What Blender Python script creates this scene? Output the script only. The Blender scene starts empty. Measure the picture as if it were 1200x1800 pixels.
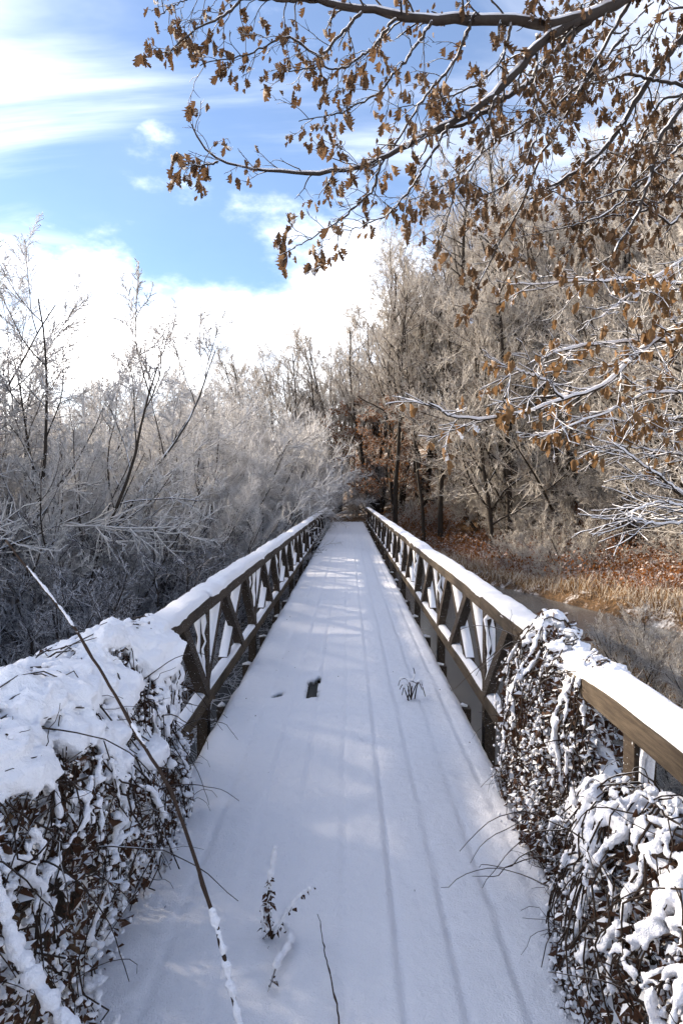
import bpy, math, random
import numpy as np
from mathutils import Vector, Matrix

# ------------------------------------------------------------------ camera, sky, sun, exposure
S = bpy.context.scene
COL = S.collection
H = 1.75                      # eye height above the snow on the deck
cam_d = bpy.data.cameras.new("camera")
cam = bpy.data.objects.new("camera", cam_d)
COL.objects.link(cam)
cam.location = (0, 0, H)
cam.rotation_euler = (math.radians(90 - 1.53), 0, math.radians(0.57))
cam_d.sensor_fit = 'VERTICAL'
cam_d.sensor_height = 36
cam_d.sensor_width = 36
cam_d.lens = 24
cam_d.clip_start = 0.05
cam_d.clip_end = 2000
S.camera = cam

SUN_AZ, SUN_EL = -60.0, 24.0   # degrees, azimuth from +Y (negative = towards -X)
sv = Vector((math.sin(math.radians(SUN_AZ)) * math.cos(math.radians(SUN_EL)),
             math.cos(math.radians(SUN_AZ)) * math.cos(math.radians(SUN_EL)),
             math.sin(math.radians(SUN_EL))))
sun_d = bpy.data.lights.new("sun", 'SUN')
sun_d.energy = 5.0
sun_d.angle = math.radians(2.2)
sun_d.color = (1.0, 0.86, 0.68)
sun = bpy.data.objects.new("sun", sun_d)
sun.rotation_euler = sv.to_track_quat('Z', 'Y').to_euler()
sun.location = (-10, 30, 20)
COL.objects.link(sun)

W = bpy.data.worlds.new("World")
S.world = W
W.use_nodes = True
nt = W.node_tree
nt.nodes.clear()
def wn(t, **kw):
    n = nt.nodes.new(t)
    for k, v in kw.items():
        setattr(n, k, v)
    return n
def wmath(op, a, b=None, c=None, clamp=False):
    n = wn('ShaderNodeMath', operation=op, use_clamp=clamp)
    for i, v in enumerate((a, b, c)):
        if v is None: continue
        if isinstance(v, (int, float)): n.inputs[i].default_value = v
        else: nt.links.new(v, n.inputs[i])
    return n.outputs[0]
def wramp(x, lo, hi):
    n = wn('ShaderNodeMapRange', interpolation_type='SMOOTHSTEP')
    nt.links.new(x, n.inputs[0])
    n.inputs[1].default_value = lo; n.inputs[2].default_value = hi
    return n.outputs[0]
sky = wn('ShaderNodeTexSky', sky_type='NISHITA')
sky.sun_disc = False
sky.sun_elevation = math.radians(SUN_EL)
sky.sun_rotation = math.radians(SUN_AZ)
sky.altitude = 200
sky.air_density = 1.0
sky.dust_density = 0.15
sky.ozone_density = 5.0
tc = wn('ShaderNodeTexCoord')
sep = wn('ShaderNodeSeparateXYZ')
nt.links.new(tc.outputs['Generated'], sep.inputs[0])
dx, dy, dz = sep.outputs
dot = wn('ShaderNodeVectorMath', operation='DOT_PRODUCT')
nt.links.new(tc.outputs['Generated'], dot.inputs[0]); dot.inputs[1].default_value = sv
cs = dot.outputs['Value']
# high thin cloud: noise on a flat layer overhead
den = wmath('ADD', wmath('MAXIMUM', dz, 0.0), 0.12)
comb = wn('ShaderNodeCombineXYZ')
nt.links.new(wmath('DIVIDE', dx, den), comb.inputs[0]); nt.links.new(wmath('DIVIDE', dy, den), comb.inputs[1])
mp = wn('ShaderNodeMapping'); mp.inputs['Location'].default_value = (8.3, -3.1, 0); mp.inputs['Rotation'].default_value = (0, 0, 0.5); mp.inputs['Scale'].default_value = (0.55, 1.5, 1)
nt.links.new(comb.outputs[0], mp.inputs['Vector'])
nz = wn('ShaderNodeTexNoise'); nz.inputs['Scale'].default_value = 1.15; nz.inputs['Detail'].default_value = 7; nz.inputs['Roughness'].default_value = 0.55; nz.inputs['Distortion'].default_value = 0.6
nt.links.new(mp.outputs[0], nz.inputs['Vector'])
glow = wramp(cs, 0.70, 1.0)                  # thin cloud thickest around the sun
veil = wramp(wmath('ADD', nz.outputs['Fac'], wmath('MULTIPLY', glow, 0.16)), 0.47, 0.95)
# heaped cloud low over the horizon, all the way round
nc = wn('ShaderNodeTexNoise'); nc.inputs['Scale'].default_value = 5.2; nc.inputs['Detail'].default_value = 8; nc.inputs['Roughness'].default_value = 0.56
mp2 = wn('ShaderNodeMapping'); mp2.inputs['Location'].default_value = (0.9, 0.1, 1.7); mp2.inputs['Scale'].default_value = (1, 1, 1.9)
nt.links.new(tc.outputs['Generated'], mp2.inputs['Vector']); nt.links.new(mp2.outputs[0], nc.inputs['Vector'])
low = wmath('SUBTRACT', 1.0, wramp(dz, 0.13, 0.45))
heap = wramp(wmath('ADD', nc.outputs['Fac'], wmath('MULTIPLY', low, 0.38)), 0.60, 0.98)
mask = wmath('ADD', 0.035, wmath('MULTIPLY', wmath('MAXIMUM', wmath('MULTIPLY', veil, 0.9), heap, clamp=True), 0.96), clamp=True)
ccol = wn('ShaderNodeMix', data_type='RGBA')
ccol.inputs[6].default_value = (18.0, 17.8, 18.0, 1)
ccol.inputs[7].default_value = (25.0, 23.8, 22.2, 1)
nt.links.new(wramp(cs, 0.60, 0.98), ccol.inputs[0])
shade = wn('ShaderNodeMix', data_type='RGBA', blend_type='MULTIPLY'); shade.inputs[0].default_value = 1.0
nt.links.new(ccol.outputs[2], shade.inputs[6])
sh = wmath('ADD', wmath('MULTIPLY', nc.outputs['Fac'], 0.7), 0.62)
shc = wn('ShaderNodeCombineXYZ')
for i in range(3): nt.links.new(sh, shc.inputs[i])
nt.links.new(shc.outputs[0], shade.inputs[7])
mixc = wn('ShaderNodeMix', data_type='RGBA')
nt.links.new(mask, mixc.inputs[0]); nt.links.new(sky.outputs[0], mixc.inputs[6]); nt.links.new(shade.outputs[2], mixc.inputs[7])
bg = wn('ShaderNodeBackground'); bg.inputs['Strength'].default_value = 0.08
nt.links.new(mixc.outputs[2], bg.inputs[0])
wo = wn('ShaderNodeOutputWorld'); nt.links.new(bg.outputs[0], wo.inputs[0])

S.view_settings.view_transform = 'Standard'
S.view_settings.look = 'None'
S.view_settings.gamma = 1
S.view_settings.exposure = 1.42
S.view_settings.use_curve_mapping = False
S.render.engine = 'CYCLES'
S.cycles.use_denoising = True
S.cycles.max_bounces = 4
S.cycles.diffuse_bounces = 2
S.cycles.use_adaptive_sampling = True
S.cycles.adaptive_threshold = 0.02
S.cycles.adaptive_min_samples = 16
S.cycles.transparent_max_bounces = 8
S.cycles.caustics_reflective = False
S.cycles.caustics_refractive = False

# ------------------------------------------------------------------ helpers
rng = np.random.default_rng(7)
random.seed(7)
_R = np.array(cam.rotation_euler.to_matrix())
def at(px, py, Y):
    """point of the place at forward distance Y seen in direction (px, py) of the 1200x1800 photograph"""
    d = _R @ np.array([(px - 600) / 1200, (900 - py) / 1200, -1.0])
    return np.array([0, 0, H]) + d * (Y / d[1])

def hash3(i, j, k, s):
    n = (i * 374761393 + j * 668265263 + k * 2147483647 + s * 974711) & 0xffffffff
    n = ((n ^ (n >> 13)) * 1274126177) & 0xffffffff
    return ((n ^ (n >> 16)) & 0xffff) / 65535.0
def vnoise(p, scale=1.0, seed=0, octaves=3):
    """value noise, -1..1"""
    p = np.asarray(p, float)
    out = np.zeros(p.shape[:-1]); amp = 1.0; tot = 0
    for o in range(octaves):
        q = p * scale * 2 ** o + 37.7 * o
        f = np.floor(q).astype(np.int64); t = q - f; t = t * t * (3 - 2 * t)
        v = 0
        for a in (0, 1):
            for b in (0, 1):
                for c in (0, 1):
                    w = (t[..., 0] if a else 1 - t[..., 0]) * (t[..., 1] if b else 1 - t[..., 1]) * (t[..., 2] if c else 1 - t[..., 2])
                    v = v + w * hash3(f[..., 0] + a, f[..., 1] + b, f[..., 2] + c, seed + o)
        out += amp * (v * 2 - 1); tot += amp; amp *= 0.5
    return out / tot

def nrm(v):
    return v / (np.linalg.norm(v, axis=-1, keepdims=True) + 1e-9)

class Geo:
    def __init__(self):
        self.v = []; self.n = 0; self.loops = []; self.tot = []; self.mi = []
    def add(self, verts, faces, mat=0):
        verts = np.asarray(verts, float).reshape(-1, 3)
        faces = np.asarray(faces, np.int64)
        self.v.append(verts)
        self.loops.append((faces + self.n).ravel())
        self.tot.append(np.full(len(faces), faces.shape[1], np.int64))
        self.mi.append(np.full(len(faces), mat, np.int64))
        self.n += len(verts)
    def tubes(self, P, R, sides=3, mat=0, cap=False):
        P = np.asarray(P, float); R = np.asarray(R, float)
        N, K = P.shape[:2]
        if N == 0: return
        T = nrm(np.gradient(P, axis=1))
        m = np.abs(nrm(P[:, -1] - P[:, 0]))
        ref = np.eye(3)[np.argmin(m, axis=1)][:, None, :]
        U = nrm(np.cross(T, ref)); V = np.cross(T, U)
        a = np.arange(sides) * 2 * np.pi / sides
        ring = P[:, :, None, :] + R[:, :, None, None] * (U[:, :, None, :] * np.cos(a)[None, None, :, None] + V[:, :, None, :] * np.sin(a)[None, None, :, None])
        base = (np.arange(N) * K * sides)[:, None, None]
        k = (np.arange(K - 1) * sides)[None, :, None]
        s = np.arange(sides)[None, None, :]
        s2 = (s + 1) % sides
        f = np.stack([base + k + s, base + k + s2, base + k + sides + s2, base + k + sides + s], -1).reshape(-1, 4)
        self.add(ring, f, mat)
        if cap:
            for e, rev in ((0, True), (K - 1, False)):
                idx = (np.arange(N)[:, None] * K * sides) + e * sides + np.arange(sides)[None, :]
                if rev: idx = idx[:, ::-1]
                self.loops.append((idx + self.n - N * K * sides).ravel()); self.tot.append(np.full(N, sides)); self.mi.append(np.full(N, mat))
    def box(self, c, size, rx=0.0, mat=0, taper=None):
        x, y, z = np.array(size) / 2
        b = np.array([[-x, -y, -z], [x, -y, -z], [x, y, -z], [-x, y, -z], [-x, -y, z], [x, -y, z], [x, y, z], [-x, y, z]])
        if rx:
            cr, sr = math.cos(rx), math.sin(rx)
            b = b @ np.array([[1, 0, 0], [0, cr, sr], [0, -sr, cr]])
        self.add(b + np.array(c), [[0, 3, 2, 1], [4, 5, 6, 7], [0, 1, 5, 4], [1, 2, 6, 5], [2, 3, 7, 6], [3, 0, 4, 7]], mat)
    def mesh(self, name, mats, smooth=True):
        me = bpy.data.meshes.new(name)
        v = np.concatenate(self.v); lo = np.concatenate(self.loops); t = np.concatenate(self.tot); mi = np.concatenate(self.mi)
        me.vertices.add(len(v)); me.vertices.foreach_set('co', v.astype(np.float32).ravel())
        me.loops.add(len(lo)); me.loops.foreach_set('vertex_index', lo.astype(np.int32))
        me.polygons.add(len(t))
        st = np.concatenate([[0], np.cumsum(t)[:-1]])
        me.polygons.foreach_set('loop_start', st.astype(np.int32))
        me.polygons.foreach_set('material_index', mi.astype(np.int32))
        me.polygons.foreach_set('use_smooth', np.full(len(t), smooth))
        for m in (mats if isinstance(mats, (list, tuple)) else [mats]): me.materials.append(m)
        me.update(calc_edges=True); me.validate()
        return me
    def build(self, name, mats, parent=None, smooth=True, loc=None):
        return link(name, self.mesh(name, mats, smooth), parent, loc)

def link(name, me, parent=None, loc=None):
    o = bpy.data.objects.new(name, me); COL.objects.link(o)
    if parent is not None: o.parent = parent
    if loc is not None: o.location = loc
    return o
def tag(o, label=None, cat=None, group=None, kind=None):
    if label: o['label'] = label
    if cat: o['category'] = cat
    if group: o['group'] = group
    if kind: o['kind'] = kind
    return o
def empty(name, loc=(0, 0, 0)):
    o = bpy.data.objects.new(name, None); o.location = loc; o.empty_display_size = 0.2
    COL.objects.link(o); return o
def copy_tree(o, parent=None):
    c = o.copy(); COL.objects.link(c)
    if parent is not None: c.parent = parent
    for ch in list(o.children): copy_tree(ch, c)
    return c
def bevel(o, w=0.006, seg=2):
    m = o.modifiers.new('bevel', 'BEVEL'); m.width = w; m.segments = seg; m.limit_method = 'ANGLE'
    return o

# ------------------------------------------------------------------ materials
class Mat:
    def __init__(self, name):
        self.m = bpy.data.materials.new(name); self.m.use_nodes = True
        self.t = self.m.node_tree; self.b = self.t.nodes['Principled BSDF']; self.out = self.t.nodes['Material Output']
        self.b.inputs['Roughness'].default_value = 0.85
        self.b.inputs['Specular IOR Level'].default_value = 0.25
    def n(self, t, **kw):
        n = self.t.nodes.new(t)
        for k, v in kw.items(): setattr(n, k, v)
        return n
    def l(self, a, b): self.t.links.new(a, b)
    def noise(self, scale, detail=4, rough=0.55, coord='Object', stretch=None, dist=0.0):
        tc = self.n('ShaderNodeTexCoord'); src = tc.outputs[coord]
        if stretch:
            mp = self.n('ShaderNodeMapping'); mp.inputs['Scale'].default_value = stretch; self.l(src, mp.inputs[0]); src = mp.outputs[0]
        n = self.n('ShaderNodeTexNoise'); n.inputs['Scale'].default_value = scale; n.inputs['Detail'].default_value = detail
        n.inputs['Roughness'].default_value = rough; n.inputs['Distortion'].default_value = dist
        self.l(src, n.inputs['Vector']); return n.outputs['Fac']
    def ramp(self, x, lo, hi, a=0.0, b=1.0):
        n = self.n('ShaderNodeMapRange', interpolation_type='SMOOTHSTEP'); self.l(x, n.inputs[0])
        for i, v in zip((1, 2, 3, 4), (lo, hi, a, b)): n.inputs[i].default_value = v
        return n.outputs[0]
    def mix(self, f, a, b):
        n = self.n('ShaderNodeMix', data_type='RGBA')
        for i, v in ((0, f), (6, a), (7, b)):
            if isinstance(v, (int, float)): n.inputs[i].default_value = v
            elif isinstance(v, tuple): n.inputs[i].default_value = (*v, 1)
            else: self.l(v, n.inputs[i])
        return n.outputs[2]
    def math(self, op, a, b=None, clamp=False):
        n = self.n('ShaderNodeMath', operation=op, use_clamp=clamp)
        for i, v in enumerate((a, b)):
            if v is None: continue
            if isinstance(v, (int, float)): n.inputs[i].default_value = v
            else: self.l(v, n.inputs[i])
        return n.outputs[0]
    def up(self):
        g = self.n('ShaderNodeNewGeometry'); s = self.n('ShaderNodeSeparateXYZ'); self.l(g.outputs['Normal'], s.inputs[0]); return s.outputs[2]
    def col(self, c):
        if isinstance(c, tuple): self.b.inputs['Base Color'].default_value = (*c, 1)
        else: self.l(c, self.b.inputs['Base Color'])
        return self
    def bump(self, h, dist=0.01, strength=1.0):
        n = self.n('ShaderNodeBump'); n.inputs['Distance'].default_value = dist; n.inputs['Strength'].default_value = strength
        self.l(h, n.inputs['Height']); self.l(n.outputs[0], self.b.inputs['Normal']); return self
    def thin(self, fac, c):
        """light coming through from behind: frost and dry leaves"""
        tr = self.n('ShaderNodeBsdfTranslucent')
        if isinstance(c, tuple): tr.inputs[0].default_value = (*c, 1)
        else: self.l(c, tr.inputs[0])
        mx = self.n('ShaderNodeMixShader'); mx.inputs[0].default_value = fac
        self.l(self.b.outputs[0], mx.inputs[1]); self.l(tr.outputs[0], mx.inputs[2]); self.l(mx.outputs[0], self.out.inputs[0])
        return self

SNOWC = (0.86, 0.88, 0.92)
def snow_mat(name, grain=150.0, dist=0.011):
    M = Mat(name)
    n1 = M.noise(grain, 3, 0.6); n2 = M.noise(14, 4)
    M.col(M.mix(n2, (0.85, 0.85, 0.895), (0.90, 0.895, 0.925)))
    M.bump(M.math('ADD', n1, M.math('MULTIPLY', n2, 2.0)), dist, 0.8)
    M.b.inputs['Roughness'].default_value = 0.7
    M.b.inputs['Subsurface Weight'].default_value = 0.0
    return M.m
def wood_mat(name, a, b, snowy=0.0):
    M = Mat(name)
    g = M.noise(9, 6, 0.65, stretch=(6, 0.5, 6)); g2 = M.noise(1.6, 4)
    c = M.mix(M.ramp(g, 0.3, 0.7), a, b)
    c = M.mix(M.ramp(g2, 0.45, 0.75), c, (a[0] * 0.6, a[1] * 0.62, a[2] * 0.6))
    if snowy:
        sp = M.ramp(M.noise(75, 3), 0.66, 0.72)
        c = M.mix(M.math('MULTIPLY', sp, snowy), c, SNOWC)
    M.col(c); M.bump(g, 0.004, 0.9); return M.m
def bark_mat(name, dark, snow_lo, snow_hi, amount=1.0, tw=0.0):
    """bark with snow lying on the upper side"""
    M = Mat(name)
    g = M.noise(18, 5, 0.6, stretch=(1, 1, 0.35))
    c = M.mix(g, tuple(x * 0.55 for x in dark), tuple(x * 1.5 for x in dark))
    u = M.math('ADD', M.up(), M.math('MULTIPLY', M.math('SUBTRACT', M.noise(2.3, 4), 0.5), 1.1))
    f = M.math('MULTIPLY', M.ramp(u, snow_lo, snow_hi), amount)
    c = M.mix(f, c, SNOWC); M.col(c); M.bump(g, 0.01, 0.8); return M.m
def frost_mat(name, brown, white, lo, hi, amount, upw=0.6, tr=0.25):
    """fine twigs furred with hoar frost, more of it on the upper sides"""
    M = Mat(name)
    u = M.math('ADD', M.math('MULTIPLY', M.up(), upw), M.math('ADD', M.noise(3.5, 3), M.math('MULTIPLY', M.noise(0.45, 2), 0.8)))
    f = M.math('MULTIPLY', M.ramp(u, lo, hi), amount)
    c = M.mix(f, brown, white); M.col(c)
    if tr: M.thin(tr, c)
    return M.m
def leaf_mat(name, a, b, snow=0.0, tr=0.35):
    M = Mat(name)
    oi = M.n('ShaderNodeObjectInfo')
    n = M.noise(23, 3); n0 = M.noise(2.7, 2, coord='Generated')
    f = M.math('MULTIPLY', M.math('ADD', M.math('ADD', n, n0), oi.outputs['Random']), 0.38)
    c = M.mix(f, a, b)
    if snow:
        u = M.math('ADD', M.up(), M.math('MULTIPLY', M.noise(60, 3), 1.0))
        c = M.mix(M.math('MULTIPLY', M.ramp(u, 0.85, 1.15), snow), c, SNOWC)
    M.col(c); M.b.inputs['Roughness'].default_value = 0.7
    if tr: M.thin(tr, c)
    return M.m

M_SNOW = snow_mat('snow')
M_SNOWF = snow_mat('snow_clump', 140, 0.009)
M_WOOD = wood_mat('weathered_wood', (0.040, 0.028, 0.018), (0.098, 0.073, 0.049))
M_WOODS = wood_mat('weathered_wood_specked', (0.028, 0.019, 0.013), (0.062, 0.045, 0.031), 0.9)
M_DARKWOOD = wood_mat('wet_dark_wood', (0.035, 0.026, 0.02), (0.07, 0.05, 0.036), 0.5)
M_BARK = bark_mat('dark_bark', (0.045, 0.037, 0.031), 0.35, 0.75)
M_BARKB = bark_mat('brown_bark', (0.034, 0.026, 0.020), 0.6, 1.0, 0.6)
M_OAKBARK = bark_mat('oak_bark', (0.042, 0.034, 0.030), 0.40, 0.65)
M_FROST = frost_mat('frosted_twigs', (0.085, 0.064, 0.050), (0.85, 0.835, 0.83), 0.15, 0.85, 0.95, 0.5, 0.4)
M_FROSTW = frost_mat('frosted_twigs_warm', (0.12, 0.075, 0.045), (0.84, 0.80, 0.75), 0.30, 1.10, 0.92, 0.5, 0.4)
M_FROSTU = frost_mat('shaded_frosted_brush', (0.045, 0.034, 0.028), (0.80, 0.80, 0.84), 0.55, 1.35, 0.85, 0.6, 0.25)  # less frost, darker brown: shade at the thicket foot put into the colour
M_STEM = bark_mat('bramble_stem', (0.042, 0.026, 0.018), 0.95, 1.3, 0.6)
M_VINE = bark_mat('vine', (0.030, 0.019, 0.013), 0.8, 1.2, 0.9)
M_DEAD = leaf_mat('dead_leaf', (0.016, 0.008, 0.005), (0.10, 0.045, 0.022), 0.95, 0.12)
M_OAKLEAF = leaf_mat('dry_oak_leaf', (0.050, 0.027, 0.015), (0.235, 0.14, 0.072), 1.0, 0.28)
M_TANLEAF = leaf_mat('dry_beech_leaf', (0.11, 0.058, 0.025), (0.27, 0.16, 0.075), 0.95, 0.3)
M_RUST = leaf_mat('rust_leaf', (0.14, 0.055, 0.018), (0.34, 0.15, 0.05), 0.35, 0.3)

# ------------------------------------------------------------------ growing branches
def polyline_at(P, t):
    """P (N,K,3), t (N,) in 0..1 -> point, tangent"""
    K = P.shape[1]
    x = np.clip(t, 0, 0.9999) * (K - 1); i = x.astype(int); f = (x - i)[:, None]
    r = np.arange(len(P))
    return P[r, i] * (1 - f) + P[r, i + 1] * f, nrm(P[r, i + 1] - P[r, i])
def grow(start, d, length, nseg, wig, trop, rg):
    N = len(start); P = np.zeros((N, nseg + 1, 3)); P[:, 0] = start; d = nrm(d)
    st = (np.asarray(length) / nseg)[:, None]
    for k in range(nseg):
        d = nrm(d + rg.normal(size=(N, 3)) * wig + np.array([0, 0, trop]))
        P[:, k + 1] = P[:, k] + d * st
    return P
def taper(r0, r1, K):
    return np.asarray(r0)[:, None] * (1 - np.linspace(0, 1, K))[None, :] + np.asarray(r1)[:, None] * np.linspace(0, 1, K)[None, :]
def kids(P, R, n, t0, t1, ang, ratio, nseg, wig, trop, rg, rr=0.6, rmin=0.004, flat=0.0, shape=0.6, tip=0.35, angsd=0.2):
    N = len(P)
    idx = np.repeat(np.arange(N), n)
    t = t0 + (t1 - t0) * ((np.tile(np.arange(n), N) + rg.random(N * n)) / n)
    p, T = polyline_at(P[idx], t)
    L = np.linalg.norm(np.diff(P, axis=1), axis=2).sum(1)[idx]
    rnd = rg.normal(size=(N * n, 3)); rnd[:, 2] *= (1 - flat)
    perp = nrm(rnd - (rnd * T).sum(1, keepdims=True) * T)
    if flat:
        perp[:, 2] *= (1 - flat); perp = nrm(perp)
    a = ang + rg.normal(size=N * n) * angsd
    d = T * np.cos(a)[:, None] + perp * np.sin(a)[:, None]
    ln = L * ratio * (1 - shape * t) * rg.uniform(0.65, 1.25, N * n)
    Q = grow(p, d, ln, nseg, wig, trop, rg)
    K = R.shape[1]; x = np.clip(t, 0, 0.9999) * (K - 1); i = x.astype(int); f = x - i
    rp = R[idx, i] * (1 - f) + R[idx, i + 1] * f
    r0 = np.maximum(rp * rr, rmin)
    return Q, taper(r0, np.maximum(r0 * tip, rmin * 0.6), nseg + 1)

def make_tree(name, mats, stems, r0, levels, rg, trunk_levels=1, leaves=None, leafmat=None, leafsize=0.06, sides=(7, 5, 3, 3, 3)):
    """stems: (P). returns Empty with trunk and crown meshes at the origin"""
    P = stems; R = taper(r0, np.asarray(r0) * 0.22, P.shape[1])
    R[:, 0] *= 1.35
    gt, gc = Geo(), Geo()
    gt.tubes(P, R, sides[0])
    last = (P, R)
    for li, lv in enumerate(levels):
        lv = dict(lv)
        Q, RQ = kids(last[0], last[1], rg=rg, **lv)
        (gt if li + 1 < trunk_levels else gc).tubes(Q, RQ, sides[min(li + 1, len(sides) - 1)])
        last = (Q, RQ)
    root = empty(name)
    gt.build('trunk', mats[0], root)
    gc.build('crown', mats[1], root)
    if leaves:
        Q = last[0]; n = leaves
        i = rg.integers(0, len(Q), n); p, T = polyline_at(Q[i], rg.uniform(0.1, 1, n))
        gl = Geo(); leaf_quads(gl, p, leafsize, rg)
        gl.build('foliage', leafmat, root)
    return root
def leaf_quads(g, p, size, rg, droop=0.8):
    n = len(p)
    d = nrm(rg.normal(size=(n, 3)) + np.array([0, 0, -droop])); s = nrm(np.cross(d, rg.normal(size=(n, 3))))
    L = size * rg.uniform(0.6, 1.4, n)[:, None]; Wd = L * 0.32
    nn = np.cross(d, s) * L * 0.18
    v = np.stack([p, p + d * L * 0.5 + s * Wd + nn, p + d * L, p + d * L * 0.5 - s * Wd + nn], 1)
    g.add(v, (np.arange(n) * 4)[:, None] + np.array([[0, 1, 2, 3]]))
# ------------------------------------------------------------------ terrain and water
def sst(a, b, x):
    t = np.clip((x - a) / (b - a), 0, 1); return t * t * (3 - 2 * t)
def ground_z(x, y):
    x = np.asarray(x, float); y = np.asarray(y, float)
    p = np.stack([x, y, np.zeros_like(x)], -1)
    z = -1.55 + 0.22 * vnoise(p, 0.35, 3, 3)
    xb = np.interp(y, [0, 8, 16, 22.7, 28, 37, 60], [12, 11, 10.2, 8.3, 6.4, 2.6, -6])      # far bank of the stream
    xn = np.interp(y, [0, 6, 10, 14, 17, 40], [3.2, 4.2, 4.6, 4.0, 2.0, -3.5])               # near bank on the camera's side
    wet = sst(0.0, 1.6, xb - x) * sst(-3.2, -1.6, x) * sst(4.0, 7.0, y) * (1 - sst(36, 40, y))
    isl = sst(-0.6, 0.8, x - xn) * (1 - sst(13.2, 15.0, y)) * sst(-0.6, 0.8, 8.6 - x)
    z = z - 0.95 * wet * (1 - isl)
    z = z + sst(37, 43.5, y) * 1.5
    z = np.where(y < 4, z + sst(3.6, 0.5, y) * (1.35 + 0 * x), z)
    hill = np.maximum(0, x - xb - 2.0)
    hill = 45 * (1 - np.exp(-hill / 45.0))
    z = z + 0.46 * hill * sst(0, 9, hill) * sst(2, 14, y) * (1 - 0.45 * sst(22, 60, hill))
    far = np.maximum(0, y - 55)
    z = z + 16.0 * (1 - np.exp(-far / 60.0)) * sst(-10, 15, x + far * 0.25)
    return z
def graded(a, b, n, c, p):
    """coordinates from a to b, closer together around c"""
    t = np.linspace(-1, 1, n); u = np.sign(t) * np.abs(t) ** p
    return np.where(u < 0, c + (c - a) * u, c + (b - c) * u)
gx = graded(-260, 260, 230, 2.0, 2.4); gy = graded(-60, 340, 250, 18.0, 2.2)
X, Y = np.meshgrid(gx, gy)
Z = ground_z(X, Y)
g = Geo(); nx = len(gx); ny = len(gy)
ii = (np.arange(ny - 1)[:, None] * nx + np.arange(nx - 1)[None, :]).ravel()
g.add(np.stack([X, Y, Z], -1), np.stack([ii, ii + 1, ii + nx + 1, ii + nx], -1))
M = Mat('snowy_ground')
n1 = M.noise(1.3, 6, 0.65); n2 = M.noise(9, 5, 0.6); n3 = M.noise(0.12, 3)
c = M.mix(M.ramp(n2, 0.35, 0.65), (0.055, 0.032, 0.016), (0.16, 0.09, 0.04))
c = M.mix(M.ramp(M.math('ADD', M.math('ADD', n1, M.math('MULTIPLY', n2, 0.5)), M.math('MULTIPLY', n3, 0.4)), 0.95, 1.2), c, (0.80, 0.80, 0.82))
M.col(c); M.bump(n2, 0.08, 1.0)
tag(g.build('ground', M.m), 'snow dusted earth and leaf litter of the valley floor', None, None, 'structure')

M = Mat('stream_water')
M.col((0.15, 0.15, 0.145)); M.b.inputs['Roughness'].default_value = 0.22; M.b.inputs['Specular IOR Level'].default_value = 0.5
M.bump(M.noise(2.2, 3, stretch=(1, 0.6, 1)), 0.006, 0.4)
g = Geo()
wx, wy = np.meshgrid(np.linspace(-9, 16, 26), np.linspace(2, 42, 41))
ii = (np.arange(40)[:, None] * 26 + np.arange(25)[None, :]).ravel()
g.add(np.stack([wx, wy, np.full_like(wx, -1.98)], -1), np.stack([ii, ii + 1, ii + 27, ii + 26], -1))
tag(g.build('stream_water', M.m), 'still grey stream water beside the footbridge', None, None, 'structure')

# ------------------------------------------------------------------ footbridge
B = tag(empty('footbridge', (0, 20, 0)), 'long straight wooden footbridge with snow covered deck and braced railings', 'footbridge')
B_Y = np.array([0, 20, 0.0])
def bpart(g, name, mats, parent=B, smooth=False):
    """world-space geometry made a part of the bridge"""
    o = g.build(name, mats, parent, smooth); o.location = -B_Y if parent is B else (0, 0, 0); return o
Y0, Y1 = -2.0, 43.0
DL, DR = -1.03, 0.96
def deck_dip(y): return 0.0 * y
# boards run lengthwise under the snow
edges = np.linspace(DL + 0.01, DR - 0.01, 10)
HOLE = (0.0, 0)
hole_a = at(551, 1205, 6.3); hole_b = at(490, 1221, 6.0)
for i in range(9):
    a, b = edges[i] + 0.006, edges[i + 1] - 0.006
    for (ya, yb) in ((Y0, 5.86), (5.88, 14.9), (14.92, 24.3), (24.32, 33.6), (33.62, Y1)):
        if a < -0.30 < b + 0.0 and ya > 5 and ya < 6: ya = 6.62          # a broken board end leaves a hole
        g = Geo(); g.box(((a + b) / 2, (ya + yb) / 2, -0.075), (b - a, yb - ya, 0.05)); bpart(g, 'deck_board', M_DARKWOOD)
# snow blanket: each board shows as a slight ridge
xs = np.linspace(DL, DR, 115)
ys = [Y0]
while ys[-1] < Y1: ys.append(ys[-1] + max(0.024, 0.0065 * max(ys[-1], 1.0)))
ys = np.array(ys); ys[-1] = Y1
X, Y = np.meshgrid(xs, ys); P = np.stack([X, Y, 0 * X], -1)
Z = 0.012 * vnoise(P * [1, 0.5, 1], 1.3, 5, 3) + 0.006 * vnoise(P, 8, 8, 3) + 0.003 * vnoise(P, 26, 9, 3)
for k, gx0 in enumerate((-0.70, -0.48, -0.26, -0.03, 0.187, 0.40, 0.605, 0.80)):
    w = X - gx0 + 0.016 * vnoise(P * [0, 1, 0], 1.1, 20 + k, 4)
    deep = (0.85 - 0.15 * sst(-0.1, 0.3, np.array(gx0))) * (0.75 + 0.45 * vnoise(P * [0, 1, 0], 0.6, 40 + k, 3))
    Z -= deep * (0.010 * np.exp(-(w / 0.014) ** 2) + 0.010 * np.where(w > 0, np.exp(-w / 0.08), 0) - 0.004 * np.where(w < 0, np.exp(w / 0.05), 0))
bidx = np.searchsorted(np.array((-0.70, -0.48, -0.26, -0.03, 0.187, 0.40, 0.605, 0.80)), X)
Z += np.array([0.0, 0.004, -0.003, 0.003, 0.005, -0.002, -0.006, -0.009, -0.011])[bidx] * (0.8 + 0.4 * vnoise(P * [0, 1, 0], 0.4, 90, 2))
edge = np.minimum(X - DL, DR - X)
rag = 0.022 * vnoise(P * [0.2, 1, 1], 3.0, 60, 3)
Z -= 0.05 * np.exp(-np.maximum(edge - 0.01, 0) / 0.022)
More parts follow.
